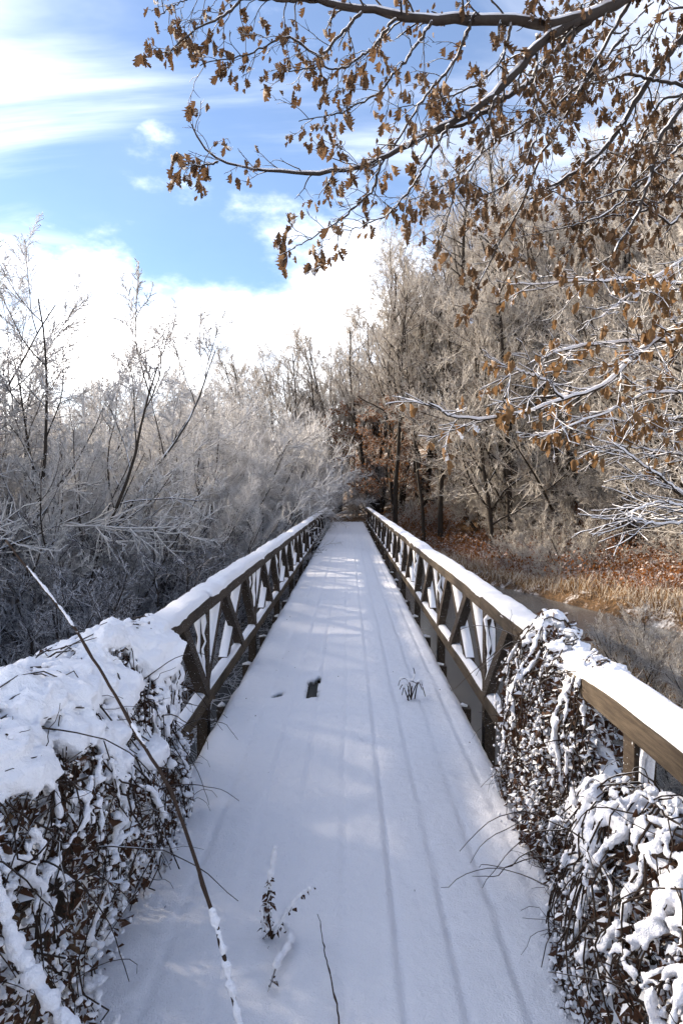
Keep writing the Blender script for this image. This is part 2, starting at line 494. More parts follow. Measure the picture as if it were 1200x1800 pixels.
X2 = X + np.where(edge < 0.05, np.sign(X) * rag * (1 - edge / 0.05), 0)
Y2 = Y.copy()
def dent(cx, cy, rx, ry, depth):
    global Z
    q = ((X - cx) / rx) ** 2 + ((Y - cy) / ry) ** 2
    Z = Z - depth * np.exp(-q ** 2)
for (px, py, r, d) in ((640, 1303, 0.014, 0.025), (770, 1553, 0.012, 0.012), (787, 1645, 0.012, 0.012), (820, 1476, 0.05, 0.006), (560, 1475, 0.06, 0.006)):
    q = at(px, py, 1200 * H / (py - 868)); dent(q[0], q[1], r, r * 1.6, d)
keep = np.ones_like(X, bool)
hx, hy = hole_a[0], 6.22; kx, ky = hole_b[0], 5.93
wob = 0.45 * vnoise(P, 14, 71, 3)
q1 = np.maximum(np.abs(X - hx) / 0.040, np.abs(Y - hy) / 0.27) + wob
q2 = np.maximum(np.abs(X - kx) / 0.033, np.abs(Y - ky) / 0.06) + wob
for q in (q1, q2):
    Z = np.where(q < 1.6, Z - 0.022 * np.clip(1.6 - q, 0, 0.6) / 0.6, Z)
    keep &= q > 1.0
g = Geo(); nx = len(xs); ny = len(ys)
ii = (np.arange(ny - 1)[:, None] * nx + np.arange(nx - 1)[None, :]); kk = keep[:-1, :-1] & keep[1:, 1:]
ii = ii[kk]
g.add(np.stack([X2, Y2, Z], -1), np.stack([ii, ii + 1, ii + nx + 1, ii + nx], -1))
o = bpart(g, 'deck_snow', M_SNOW, smooth=True)
sol = o.modifiers.new('thick', 'SOLIDIFY'); sol.thickness = 0.045; sol.offset = -1
# beams and crossbeams
for x in (-0.72, 0.0, 0.66):
    g = Geo(); g.box((x, 20.5, -0.28), (0.16, 45, 0.34)); bpart(g, 'beam', M_DARKWOOD)
BAY = 2.9; POST0 = 5.62 - 2 * BAY
NB = 15
cross_me = None
for k in range(int((Y1 - Y0) / 1.45)):
    y = POST0 + 1.45 * k + 0.3
    if y > Y1 - 0.2: break
    g = Geo(); g.box((-0.04, y, -0.17), (2.2, 0.12, 0.12)); cb = bpart(g, 'crossbeam', M_DARKWOOD)
    for sx in (-1, 1):
        if random.random() < 0.35: continue
        g = Geo(); ln = random.uniform(0.05, 0.15)
        c0 = sx * 1.03 - 0.04 + random.uniform(-0.04, 0.04)
        P0 = np.array([[c0 - ln / 2, y + random.uniform(-0.03, 0.03), -0.104], [c0, y + 0.01, -0.095], [c0 + ln / 2, y, -0.104]])
        g.tubes(P0[None], np.array([[0.010, random.uniform(0.015, 0.032), 0.012]]), 6, cap=True)
        bpart(g, 'ledge_snow', M_SNOW, cb, True)

RAILS = {'L': (-1.12, -1), 'R': (1.08, 1)}          # inner face, outward direction
TOPZ, TOPH, BOTZ, BOTH = 0.905, 0.10, 0.115, 0.11
def snow_loaf(xc, w, z, ya, yb, h, seed, under=0.0, step=0.035):
    """rounded ridge of snow on a rail"""
    n = max(8, int((yb - ya) / step)); yy = np.linspace(ya, yb, n)
    a = np.linspace(math.pi, 0, 11)
    P = np.stack([np.zeros(n), yy, np.zeros(n)], -1)
    hh = h * (1 + 0.42 * vnoise(P, 0.9, seed, 3) + 0.16 * vnoise(P, 6, seed + 1, 3))
    ww = w / 2 * (1 + 0.12 * vnoise(P, 2.2, seed + 2, 4))
    hh = hh * (1 - 0.55 * sst(0.30, 0.62, vnoise(P, 1.9, seed + 17, 2)))
    end = np.sqrt(np.clip(np.minimum(yy - ya, yb - yy) / 0.05, 0.0, 1)); hh = hh * (0.12 + 0.88 * end)
    xo = 0.012 * vnoise(P, 0.9, seed + 3, 2)
    v = np.zeros((n, 11, 3))
    ca, sa = np.cos(a), np.sin(a)
    v[:, :, 0] = xc + xo[:, None] + ww[:, None] * (np.sign(ca) * np.abs(ca) ** 0.75)[None]
    v[:, :, 1] = yy[:, None]
    v[:, :, 2] = z + hh[:, None] * (sa ** 0.8)[None]
    lip = 0.03 * np.clip(vnoise(P, 5, seed + 6, 3) + 0.15, 0, 1)
    v[:, 0, 2] -= lip * under; v[:, -1, 2] -= np.roll(lip, 7) * under
    v[:, :, 2] += 0.004 * vnoise(v, 22, seed + 5, 2)
    g = Geo(); i = (np.arange(n - 1)[:, None] * 11 + np.arange(10)[None]).ravel()
    g.add(v, np.stack([i, i + 1, i + 12, i + 11], -1)[:, ::-1])
    for e in (0, n - 1):
        g.loops.append(np.arange(11) + e * 11 if e else np.arange(11)[::-1]); g.tot.append(np.array([11])); g.mi.append(np.array([0]))
    return g
brace_me = {}
def arm_mesh(side, kind, run):
    """one slanting timber, foot at the bottom rail and head under the top rail; origin at its middle"""
    ang = math.atan2(TOPZ - TOPH - BOTZ, run); L = math.hypot(run, TOPZ - TOPH - BOTZ) + 0.05
    g = Geo(); g.box((0, 0, 0), (0.085, L, 0.10), ang if kind else -ang)
    return g.mesh('brace', M_WOODS, False), L, ang
for key, (xi, s) in RAILS.items():
    xc = xi + s * 0.095
    xm = xi + s * 0.075
    # top rail in lengths butted over the posts
    cuts = [Y0] + [POST0 + BAY * (2 * k) - 0.04 for k in range(1, 8)] + [Y1 - 0.6]
    cuts = [c for c in cuts if c <= Y1 - 0.6]
    for k in range(len(cuts) - 1):
        g = Geo(); g.box((xc, (cuts[k] + cuts[k + 1]) / 2, TOPZ - TOPH / 2 - 0.002 * (k % 2)), (0.19, cuts[k + 1] - cuts[k] - 0.006, TOPH))
        o = bevel(bpart(g, 'handrail', M_WOODS if key == 'L' else M_WOOD), 0.008)
        ya, yb = cuts[k], cuts[k + 1]
        gs = snow_loaf(xc + s * 0.012, 0.205, TOPZ - 0.004, ya + 0.02, yb - 0.012, 0.074 if key == 'L' else 0.050, 100 + k * 11 + (50 if s > 0 else 0), 1.0)
        bpart(gs, 'snow', M_SNOW, o, True)
        g = Geo(); g.box((xm, (ya + yb) / 2, BOTZ - BOTH / 2 - 0.002 * (k % 2)), (0.10, yb - ya - 0.006, BOTH))
        o = bevel(bpart(g, 'bottom_rail', M_WOOD), 0.006)
        gs = snow_loaf(xm, 0.088, BOTZ - 0.002, ya + 0.02, yb - 0.02, 0.035, 300 + k * 11 + (50 if s > 0 else 0), 0.3, 0.05)
        bpart(gs, 'snow', M_SNOW, o, True)
    post_me = None
    arms = [(0.06, 0.80, 1), (1.80, 0.80, 0), (1.02, 2.05, 1), (2.84, 2.05, 0)]   # foot, head along the bay
    for k in range(NB):
        y = POST0 + BAY * k
        if y > Y1: break
        if post_me is None:
            g = Geo(); g.box((0, 0, 0), (0.09, 0.11, TOPZ - TOPH + 0.62)); post_me = g.mesh('post', M_WOODS, False)
        o = link('post', post_me, B, Vector((xm + s * 0.002, y - 0.02, (TOPZ - TOPH - 0.62) / 2 - 0.004)) - Vector(B_Y)); bevel(o, 0.005)
        g = Geo()
        zz = np.linspace(0.14, TOPZ - TOPH - 0.02, 9)
        for j in range(2):
            Pn = np.stack([np.full(9, -0.02 + 0.04 * j) + rng.normal(size=9) * 0.012, np.full(9, -0.062), zz + rng.normal(size=9) * 0.02 - (TOPZ - TOPH - 0.62) / 2 + 0.004], -1)
            g.tubes(Pn[None], rng.uniform(0.006, 0.028, (1, 9)), 5, cap=True)
        so = g.build('snow', M_SNOWF, o, True)
        if y + BAY > Y1 - 0.6: continue
        for (f, h, kind) in arms:
            kk = (key, f, h)
            if kk not in brace_me:
                run = abs(h - f); me, L, ang = arm_mesh(key, kind, run)
                sm = None
                if kind:                                              # rises away from the path's start: its upper side holds snow
                    g = Geo(); n = 16; t = np.linspace(-0.5, 0.5, n) * (L - 0.05)
                    prof = np.array([[-0.041, 0.0], [-0.040, 0.026], [-0.022, 0.043], [0, 0.048], [0.022, 0.043], [0.040, 0.026], [0.041, 0.0]])
                    v = np.zeros((n, 7, 3)); nzv = 1 + 0.22 * vnoise(np.stack([t, t * 0, t * 0], -1) + len(brace_me), 6, 3, 2); nzv = nzv * np.clip(np.minimum(np.arange(n), n - 1 - np.arange(n)) / 2.5, 0.02, 1) ** 0.6
                    ca, sa = math.cos(ang), math.sin(ang)
                    for a_ in range(7):
                        hgt = 0.049 + prof[a_, 1] * nzv
                        v[:, a_, 0] = prof[a_, 0]; v[:, a_, 1] = t * ca - hgt * sa; v[:, a_, 2] = t * sa + hgt * ca
                    i = (np.arange(n - 1)[:, None] * 7 + np.arange(6)[None]).ravel()
                    g.add(v, np.stack([i, i + 1, i + 8, i + 7], -1)); sm = g.mesh('snow', M_SNOW)
                brace_me[kk] = (me, sm)
            me, sm = brace_me[kk]
            off = 0.004 if kind else -0.006
            o = link('brace', me, B, Vector((xm + s * (0.012 + off * 4), y + (f + h) / 2, (TOPZ - TOPH + BOTZ) / 2)) - Vector(B_Y)); bevel(o, 0.005)
            if sm: link('snow', sm, o)
# ------------------------------------------------------------------ trees and shrubs
def fan(n, spread0, spread1, length, nseg, wig, trop, rg, base=0.25):
    az = rg.uniform(0, 2 * np.pi, n) + np.arange(n) * 2.4; el = np.radians(rg.uniform(spread0, spread1, n))
    d = np.stack([np.cos(az) * np.sin(el), np.sin(az) * np.sin(el), np.cos(el)], -1)
    st = np.stack([np.cos(az), np.sin(az), 0 * az], -1) * base * rg.uniform(0.2, 1, n)[:, None]; st[:, 2] = -0.25
    return grow(st, d, length * rg.uniform(0.82, 1.06, n), nseg, wig, trop, rg)
def bush_proto(name, seed, n=17, length=4.6, spread=(5, 70), mats=None, dens=(10, 10, 9), trop=0.03):
    rg = np.random.default_rng(seed)
    P = fan(n, *spread, length, 9, 0.10, trop, rg, 0.5)
    lv = [dict(n=dens[0], t0=0.25, t1=1.0, ang=0.72, ratio=0.36, nseg=6, wig=0.14, trop=0.03, rr=0.55, rmin=0.011, shape=0.25),
          dict(n=dens[1], t0=0.12, t1=1.0, ang=0.75, ratio=0.48, nseg=4, wig=0.15, trop=0.02, shape=0.35, rr=0.6, rmin=0.0085),
          dict(n=dens[2], t0=0.1, t1=1.0, ang=0.75, ratio=0.55, nseg=1, wig=0.2, trop=0.02, rr=0.75, rmin=0.0062)]
    return make_tree(name, mats or (M_BARK, M_FROST), P, rg.uniform(0.03, 0.055, n), lv, rg, trunk_levels=1, sides=(5, 4, 3, 3))
def tall_proto(name, seed, height, r, crown0=0.3, spread=0.7, mats=None, dens=(16, 9, 7, 4), lean=0.05, ratio=0.42, up=0.07, stems=1, leaves=None, leafmat=None, sp=(4, 24), leafsize=0.12):
    rg = np.random.default_rng(seed)
    if stems == 1:
        d = np.array([[rg.normal() * lean, rg.normal() * lean, 1.0]])
        P = grow(np.array([[0, 0, -0.4]]), d, np.array([height + 0.4]), 14, 0.045, 0.05, rg)
    else:
        P = fan(stems, sp[0], sp[1], height, 12, 0.06, 0.04, rg, 0.3)
    lv = [dict(n=dens[0], t0=crown0, t1=0.98, ang=spread, ratio=ratio, nseg=7, wig=0.10, trop=up, rr=0.5, rmin=0.013, shape=0.4),
          dict(n=dens[1], t0=0.2, t1=1.0, ang=0.66, ratio=0.46, nseg=5, wig=0.12, trop=up * 0.6, rr=0.55, rmin=0.010, shape=0.35),
          dict(n=dens[2], t0=0.15, t1=1.0, ang=0.66, ratio=0.48, nseg=3, wig=0.15, trop=0.03, rr=0.65, rmin=0.0085),
          dict(n=dens[3], t0=0.1, t1=1.0, ang=0.7, ratio=0.55, nseg=1, wig=0.2, trop=0.0, rr=0.8, rmin=0.0075)]
    return make_tree(name, mats or (M_BARK, M_FROST), P, np.full(stems, r), lv, rg, trunk_levels=2, leaves=leaves, leafmat=leafmat, leafsize=leafsize, sides=(8, 5, 3, 3, 3))

protos = {
    'bushA': bush_proto('frosted_shrub', 11),
    'bushB': bush_proto('frosted_shrub', 12, n=15, length=4.6, spread=(4, 58), dens=(10, 10, 9)),
    'bushC': bush_proto('frosted_shrub', 13, n=17, length=3.0, spread=(10, 75), dens=(8, 9, 7)),
    'fanA': tall_proto('bare_tree', 21, 9.0, 0.07, 0.12, 0.7, stems=5, sp=(6, 40), dens=(10, 8, 8, 4), ratio=0.36),
    'fanB': tall_proto('bare_tree', 22, 8.0, 0.06, 0.15, 0.7, stems=5, sp=(6, 44), dens=(10, 8, 8, 4), ratio=0.38),
    'round': tall_proto('bare_tree', 23, 11.0, 0.12, 0.32, 0.55, mats=(M_BARKB, M_FROSTW), dens=(13, 8, 8, 4), ratio=0.36, up=0.05, stems=5, sp=(2, 17)),
    'slim': tall_proto('bare_tree', 24, 15.5, 0.19, 0.55, 0.95, mats=(M_BARKB, M_FROSTW), dens=(22, 8, 7, 4), ratio=0.20, up=0.05),
    'hillA': tall_proto('hillside_tree', 25, 12.0, 0.13, 0.15, 0.85, mats=(M_BARKB, M_FROSTW), dens=(26, 10, 9, 5), ratio=0.46, up=0.05),
    'hillB': tall_proto('hillside_tree', 26, 10.0, 0.12, 0.10, 0.95, mats=(M_BARKB, M_FROSTW), dens=(26, 10, 9, 5), ratio=0.5, up=0.03),
    'rusty': tall_proto('rusty_tree', 27, 7.5, 0.11, 0.08, 1.0, mats=(M_BARKB, M_FROSTW), dens=(20, 10, 8, 5), ratio=0.42, up=0.02, leaves=8500, leafmat=M_RUST),
}
used = set()
def plant(proto, x, y, label, cat, group=None, s=1.0, rz=None, name=None, dz=0.0, sz=None):
    src = protos[proto]
    if proto in used: o = copy_tree(src)
    else: o = src; used.add(proto)
    if name: o.name = name
    o.location = (x, y, float(ground_z(x, y)) + dz)
    o.rotation_euler = (0, 0, random.uniform(0, 6.28) if rz is None else rz)
    o.scale = (s, s, sz or s)
    for k in ('label', 'category', 'group'):
        if k in o: del o[k]
    tag(o, label, cat, group)
    return o

# left of the bridge
plant('fanB', -7.3, 15.0, 'tall bare tree with fanning dark limbs at the left edge, reaching highest there', 'tree', s=1.08, rz=0.4)
plant('fanB', -8.4, 18.5, 'finely twigged tree leaning right beside the tallest left edge tree', 'tree', s=0.92, rz=2.9)
plant('fanA', -9.6, 19.0, 'frost white bare tree just behind the tallest left edge tree', 'tree', s=1.0, rz=2.0)
plant('fanA', -10.2, 29.0, 'slender bare tree rising above the left thicket against bright cloud', 'tree', s=0.92, rz=3.3)
plant('fanB', -7.0, 15.8, 'dark forked small tree standing in front of the left thicket', 'tree', s=0.62, rz=1.1)
plant('fanB', -5.3, 14.2, 'leaning two stemmed sapling in the middle of the left thicket', 'tree', s=0.56, rz=4.4)
lab = 'frosted bare shrub within the dense thicket left of the bridge'
plant('bushA', -5.3, 24.5, 'big rounded white frosted shrub crowding the far left railing', 'shrub', 'thicket shrubs left of the bridge', s=1.5, rz=0.2)
plant('bushA', -5.4, 31.5, 'frosted shrub overhanging the far end of the left handrail', 'shrub', 'thicket shrubs left of the bridge', s=1.5, rz=1.7)
for (p, x, y, s) in (('bushA', -6.6, 20.5, 1.0), ('bushB', -5.8, 27.5, 1.5), ('bushA', -7.6, 31.0, 1.35), ('bushB', -9.6, 24.0, 1.1), ('bushA', -13.0, 27.0, 1.25),
                     ('bushB', -7.0, 37.0, 1.8), ('bushA', -11.5, 37.0, 1.5), ('bushB', -17.0, 33.0, 1.5), ('bushA', -7.2, 41.5, 1.75), ('bushB', -8.6, 44.0, 1.5), ('bushA', -21.0, 41.0, 1.8), ('bushB', -15.0, 45.0, 1.8), ('bushA', -4.6, 18.8, 0.85), ('bushB', -6.0, 23.4, 1.1), ('bushA', -8.6, 18.0, 0.95), ('bushB', -3.7, 26.2, 0.95), ('bushA', -6.4, 34.5, 1.55), ('bushB', -3.2, 36.5, 1.0), ('bushA', -8.0, 27.0, 1.2), ('bushB', -11.5, 19.0, 1.05), ('bushA', -10.6, 33.0, 1.4), ('bushA', -15.5, 38.5, 1.6), ('bushB', -13.0, 31.5, 1.4), ('bushA', -6.2, 47.5, 1.45), ('bushB', -4.6, 47.0, 1.25), ('bushB', -3.6, 43.5, 1.05), ('bushB', -1.6, 50.5, 0.9), ('bushA', -3.0, 33.5, 0.8)):
    plant(p, x, y, lab, 'shrub', 'thicket shrubs left of the bridge', s=s)
for (x, y, s) in ((-11.6, 10.6, 1.7), (-13.6, 12.4, 1.9), (-12.6, 7.7, 1.75), (-16.0, 14.8, 2.0), (-16.5, 10.5, 2.0)):  # shrubs mostly out of view, added to keep the sun off the near deck
    plant('bushB', x, y, 'tall frosted shrub off the left edge, added to shade the near deck', 'shrub', 'added shrubs shading the near deck', s=s)
lab = 'low tangled frosted shrub at the foot of the left thicket'
for (x, y, s) in ((-4.4, 9.5, 0.75), (-6.6, 11.5, 0.95), (-3.6, 13.0, 0.85), (-5.2, 17.0, 1.0), (-9.0, 11.5, 1.0), (-3.3, 17.5, 0.9), (-7.8, 8.6, 0.8), (-5.0, 6.6, 0.6), (-12.0, 15.5, 1.2), (-4.6, 11.2, 0.8), (-6.4, 14.0, 1.0), (-2.9, 20.5, 0.9), (-8.0, 13.2, 0.95), (-10.2, 14.2, 1.0), (-3.0, 24.5, 0.9)):
    o = plant('bushC', x, y, lab, 'shrub', 'low shrubs below the left railing', s=s)
    for ch in o.children:
        if ch.name.startswith('crown'):
            ch.material_slots[0].link = 'OBJECT'; ch.material_slots[0].material = M_FROSTU  # low shrubs take the twig colour darkened for shade

lab = 'tall bare tree of the wood left of the thicket, its top out of the picture'
for (p, x, y, s) in (('fanA', -15.5, 13.0, 1.25), ('fanB', -13.5, 17.5, 1.35), ('fanA', -18.5, 19.0, 1.5), ('fanB', -12.0, 9.5, 1.15), ('fanA', -9.8, 7.2, 0.85)):
    plant(p, x, y, lab, 'tree', 'trees of the wood on the left', s=s)
lab = 'pale frosted tree of the wood closing the view behind the bridge'
for (p, x, y, s) in (('fanB', -12.0, 52.0, 1.15), ('round', -7.5, 55.0, 1.15), ('round', -3.8, 52.5, 1.15), ('round', -0.9, 56.5, 1.3), ('hillB', -4.5, 53.0, 0.85), ('hillB', -1.5, 55.0, 0.8), ('round', 1.5, 61.0, 0.85), ('hillA', -9.0, 64.0, 1.0), ('hillB', -15.0, 66.0, 1.1), ('fanA', -20.0, 58.0, 1.2), ('round', -4.0, 70.0, 1.0), ('hillB', 4.0, 72.0, 1.1), ('hillA', 0.0, 80.0, 1.2), ('fanB', -26.0, 70.0, 1.6), ('hillB', -10.0, 82.0, 1.3), ('hillA', 8.0, 86.0, 1.2), ('round', -18.0, 84.0, 1.4)):
    plant(p, x, y, lab, 'tree', 'trees closing the view behind the bridge', s=s, name='distant_tree')
# right of the bridge
plant('round', 3.3, 45.0, 'round crowned bare tree standing tallest against blue sky beyond the bridge', 'tree', s=1.5, rz=0.5)
plant('round', 7.0, 52.0, 'round crowned bare tree right behind the tallest one, slightly lower', 'tree', s=1.5, rz=2.5)
plant('round', 2.0, 49.5, 'round crowned tree touching the left side of the tallest one', 'tree', s=1.4, rz=1.5)
plant('round', 5.2, 47.0, 'round crowned tree touching the right side of the tallest one', 'tree', s=1.45, rz=5.5)
plant('round', 10.5, 45.0, 'broad round crowned tree standing on the lower hillside', 'tree', s=1.35, rz=4.5)
plant('slim', 5.2, 38.5, 'straight dark trunked tree just right of the bridge end', 'tree', s=0.95, rz=1.0)
plant('slim', 4.2, 38.0, 'thinner straight trunk beside the dark one at the bridge end', 'tree', s=0.66, rz=2.6)
plant('slim', 2.75, 40.5, 'thick short dark trunk close beside the far right railing end', 'tree', s=0.9, rz=5.0)
plant('slim', 8.2, 35.0, 'slim upright tree with dark trunk on the bank right of the bridge', 'tree', s=1.0, rz=4.0)
plant('rusty', 2.9, 44.0, 'short tree keeping rust brown leaves beyond the end of the bridge', 'tree', s=0.95, rz=0.0)
plant('rusty', 6.4, 43.5, 'rust leaved tree partly hidden behind the dark trunks', 'tree', s=1.15, rz=2.0)
plant('rusty', 0.6, 52.0, 'wide rust leaved tree straight ahead past the bridge end', 'tree', s=1.1)
plant('hillB', 0.4, 58.0, 'wide pale brown tree closing the view behind the bridge end', 'tree', s=0.95)
plant('hillA', -2.8, 62.0, 'pale tree above the thicket left of the bridge end', 'tree', s=0.95)
lab = 'snow dusted bare tree among many on the wooded right hillside'
hr = np.random.default_rng(5)
spots = []
tries = 0
while len(spots) < 150 and tries < 12000:
    tries += 1
    y = hr.uniform(19, 78); x = hr.uniform(4.0, 46)
    xb = np.interp(y, [0, 8, 16, 22.7, 28, 37, 60], [12, 11, 10.2, 8.3, 6.4, 2.6, -6])
    if x < xb + 3.0 or x / y > 0.75 or x / y < 0.165: continue
    if y < 34 and x < 11.0: continue
    if abs(x - 4.3) < 2.5 and y < 47: continue
    if any((x - a) ** 2 + (y - b) ** 2 < (1.25 + 0.016 * y) ** 2 for a, b in spots): continue
    spots.append((x, y))
for i, (x, y) in enumerate(spots):
    p = ('hillA', 'hillB', 'round', 'slim', 'hillB', 'round')[i % 6]
    if i % 26 == 7: p = 'rusty'
    plant(p, x, y, lab if p != 'rusty' else 'rust leaved tree among bare ones on the wooded right hillside', 'tree', 'trees on the right hillside', s=hr.uniform(0.95, 1.5), name='hillside_tree')
lab = 'frosted bare bush on the bank beyond the stream'
for (p, x, y, s) in (('bushC', 9.5, 29.0, 0.9), ('bushB', 12.0, 29.0, 0.75), ('bushA', 9.0, 36.5, 0.7), ('bushA', 16.5, 27.0, 0.9), ('bushC', 13.0, 18.0, 1.0), ('bushA', 11.5, 33.0, 0.8), ('bushB', 7.6, 40.0, 0.8), ('bushA', 13.5, 30.5, 0.9), ('bushB', 16.0, 22.5, 0.95), ('bushA', 18.5, 31.0, 1.0), ('bushB', 10.6, 39.0, 0.9), ('bushB', 15.5, 36.0, 1.0), ('bushC', 4.2, 42.5, 0.6), ('bushB', 1.9, 50.0, 0.8), ('bushC', 7.6, 30.0, 0.6), ('bushC', 8.6, 27.0, 0.55), ('bushC', 13.6, 25.5, 0.9), ('bushC', 9.2, 32.0, 0.8)):
    o = plant(p, x, y, lab, 'bush', 'bushes on the far bank', s=s, name='frosted_bush')
    for ch in o.children:
        if ch.name.startswith('crown'):
            me = ch.data
            ch.material_slots[0].link = 'OBJECT'; ch.material_slots[0].material = M_FROSTW
for k, src in protos.items():
    assert k in used, k

# ------------------------------------------------------------------ grasses, reeds, bracken, brush
def blades(g, x, y, h, w, rg, lean=0.5, z=None, curl=0.5):
    n = len(x); z = ground_z(x, y) if z is None else z
    az = rg.uniform(0, 2 * np.pi, n); d = np.stack([np.cos(az), np.sin(az), 0 * az], -1)
    sd = np.stack([-np.sin(az + rg.normal(size=n) * 0.6), np.cos(az), 0 * az], -1)
    p0 = np.stack([x, y, z - 0.03], -1); ln = lean * rg.uniform(0.1, 1, n)
    p1 = p0 + (np.array([0, 0, 1]) * 0.6 + d * (ln * 0.35)[:, None]) * h[:, None]
    p2 = p0 + (np.array([0, 0, 1]) * (1 - ln * curl)[:, None] + d * ln[:, None]) * h[:, None]
    ww = (w if np.ndim(w) else np.full(n, w))[:, None]
    v = np.stack([p0 - sd * ww, p0 + sd * ww, p1 + sd * ww * 0.8, p1 - sd * ww * 0.8, p2], 1)
    b = (np.arange(n) * 5)[:, None]
    g.add(v, b + np.array([[0, 1, 2, 3]])); 
    g.loops.append((b + np.array([[3, 2, 4]]) + g.n - n * 5).ravel()); g.tot.append(np.full(n, 3)); g.mi.append(np.zeros(n, np.int64))
def scatter(n, x0, x1, y0, y1, rg, ok, clump=0.0, cs=0.5):
    x = rg.uniform(x0, x1, n * 3); y = rg.uniform(y0, y1, n * 3)
    m = ok(x, y)
    if clump: m &= (vnoise(np.stack([x, y, 0 * x], -1), cs, 77, 2) + rg.normal(size=len(x)) * 0.15) > clump - 0.5
    return x[m][:n], y[m][:n]
fb = lambda y: np.interp(y, [0, 8, 16, 22.7, 28, 37, 60], [12, 11, 10.2, 8.3, 6.4, 2.6, -6])
rg = np.random.default_rng(41)
M_REED = frost_mat('frosted_reed', (0.30, 0.175, 0.07), (0.80, 0.73, 0.62), 0.65, 1.35, 0.8, 0.4, 0.4)
M_FERN = leaf_mat('bracken', (0.11, 0.040, 0.012), (0.37, 0.15, 0.043), 0.45, 0.3)
g = Geo()
x, y = scatter(15000, 1.5, 16, 14, 42, rg, lambda x, y: (x > fb(y) - 0.5) & (x < fb(y) + 2.8))
hh = rg.uniform(0.2, 0.75, len(x)) * (1 + 0.6 * vnoise(np.stack([x, y, 0 * x], -1), 0.9, 5, 2)); blades(g, x, y, hh, 0.010, rg, 1.5, curl=0.75)
tag(g.build('reeds', M_REED), 'tan frosted reeds and grass along the far bank', 'reeds', None, 'stuff')
g = Geo()
x, y = scatter(34000, 2.0, 24, 14, 44, rg, lambda x, y: (x > fb(y) + 0.3) & (x < fb(y) + 9.5), 0.22, 0.4)
p = np.stack([x, y, ground_z(x, y) + rg.uniform(0.0, 1.0, len(x)) ** 1.4 * (0.9 + 0.6 * vnoise(np.stack([x, y, 0 * x], -1), 0.7, 6, 2))], -1)
leaf_quads(g, p, 0.11, rg, 0.2)
blades(g, x[:9000], y[:9000], rg.uniform(0.3, 1.2, len(x[:9000])), 0.009, rg, 1.4, curl=0.7)
tag(g.build('bracken', M_FERN), 'rust brown dead bracken on the slope above the stream', 'bracken', None, 'stuff')
# frosted scrub on the near bank at the right edge
g = Geo()
x, y = scatter(9000, 3.6, 9.5, 6.5, 14.5, rg, lambda x, y: (x > np.interp(y, [0, 6, 10, 14.5], [3.0, 3.9, 4.6, 4.6])) & (x < 9.0))
blades(g, x, y, rg.uniform(0.3, 1.0, len(x)), 0.007, rg, 1.5, curl=0.75)
tag(g.build('reeds', M_REED), 'frosted dead grass on the near bank right of the railing', 'reeds', None, 'stuff')
lab = 'small frosted dead bush on the near bank right of the railing'
for (x, y, s) in ((4.2, 8.2, 0.38), (4.6, 10.4, 0.42), (6.6, 7.2, 0.5), (8.2, 10.2, 0.6), (5.6, 12.8, 0.42), (5.0, 9.2, 0.42), (6.2, 10.4, 0.5), (4.9, 11.8, 0.42), (7.4, 12.0, 0.55), (5.6, 7.4, 0.42), (7.0, 8.8, 0.48)):
    o = plant('bushC', x, y, lab, 'bush', 'dead bushes on the near bank', s=s, name='frosted_bush')
    for ch in o.children:
        if ch.name.startswith('crown'):
            ch.material_slots[0].link = 'OBJECT'; ch.material_slots[0].material = M_FROSTW
# brush under the left thicket, its shade put into the twig colour
g = Geo()
rg = np.random.default_rng(43)
n = 2600
x, y = scatter(n, -13, -1.7, 5, 26, rg, lambda x, y: (x > -0.62 * y - 2))
az = rg.uniform(0, 2 * np.pi, len(x)); d = np.stack([np.cos(az), np.sin(az), rg.uniform(0.2, 1.2, len(x))], -1)
P = grow(np.stack([x, y, ground_z(x, y)], -1), d, rg.uniform(0.8, 2.2, len(x)), 6, 0.22, -0.10, rg)
g.tubes(P, taper(rg.uniform(0.007, 0.016, len(x)), np.full(len(x), 0.005), 7), 3)
Q, RQ = kids(P, taper(np.full(len(x), 0.008), np.full(len(x), 0.005), 7), 5, 0.2, 1.0, 0.8, 0.35, 2, 0.2, 0.0, rg, rmin=0.006)
g.tubes(Q, RQ, 3)
tag(g.build('undergrowth', M_FROSTU), 'frosted bramble undergrowth filling the ground below the left thicket', 'undergrowth', None, 'stuff')
# ------------------------------------------------------------------ snowy vine mounds on the railings
def icosphere():
    import bmesh
    bm = bmesh.new(); bmesh.ops.create_icosphere(bm, subdivisions=1, radius=1)
    v = np.array([x.co[:] for x in bm.verts]); f = np.array([[x.index for x in q.verts] for q in bm.faces]); bm.free(); return v, f
ICO_V, ICO_F = icosphere()
def blobs(g, c, r, rg, sq=None):
    """lumps: c (N,3), r (N,) or (N,3)"""
    c = np.asarray(c, float); r = np.asarray(r, float)
    if r.ndim == 1: r = np.repeat(r[:, None], 3, 1)
    n = len(c)
    v = ICO_V[None] * (1 + 0.18 * rg.normal(size=(n, len(ICO_V), 1)).clip(-1.5, 1.5)) * r[:, None, :] + c[:, None, :]
    g.add(v, (np.arange(n) * len(ICO_V))[:, None, None].repeat(len(ICO_F), 1).reshape(-1, 1) + np.tile(ICO_F, (n, 1)))
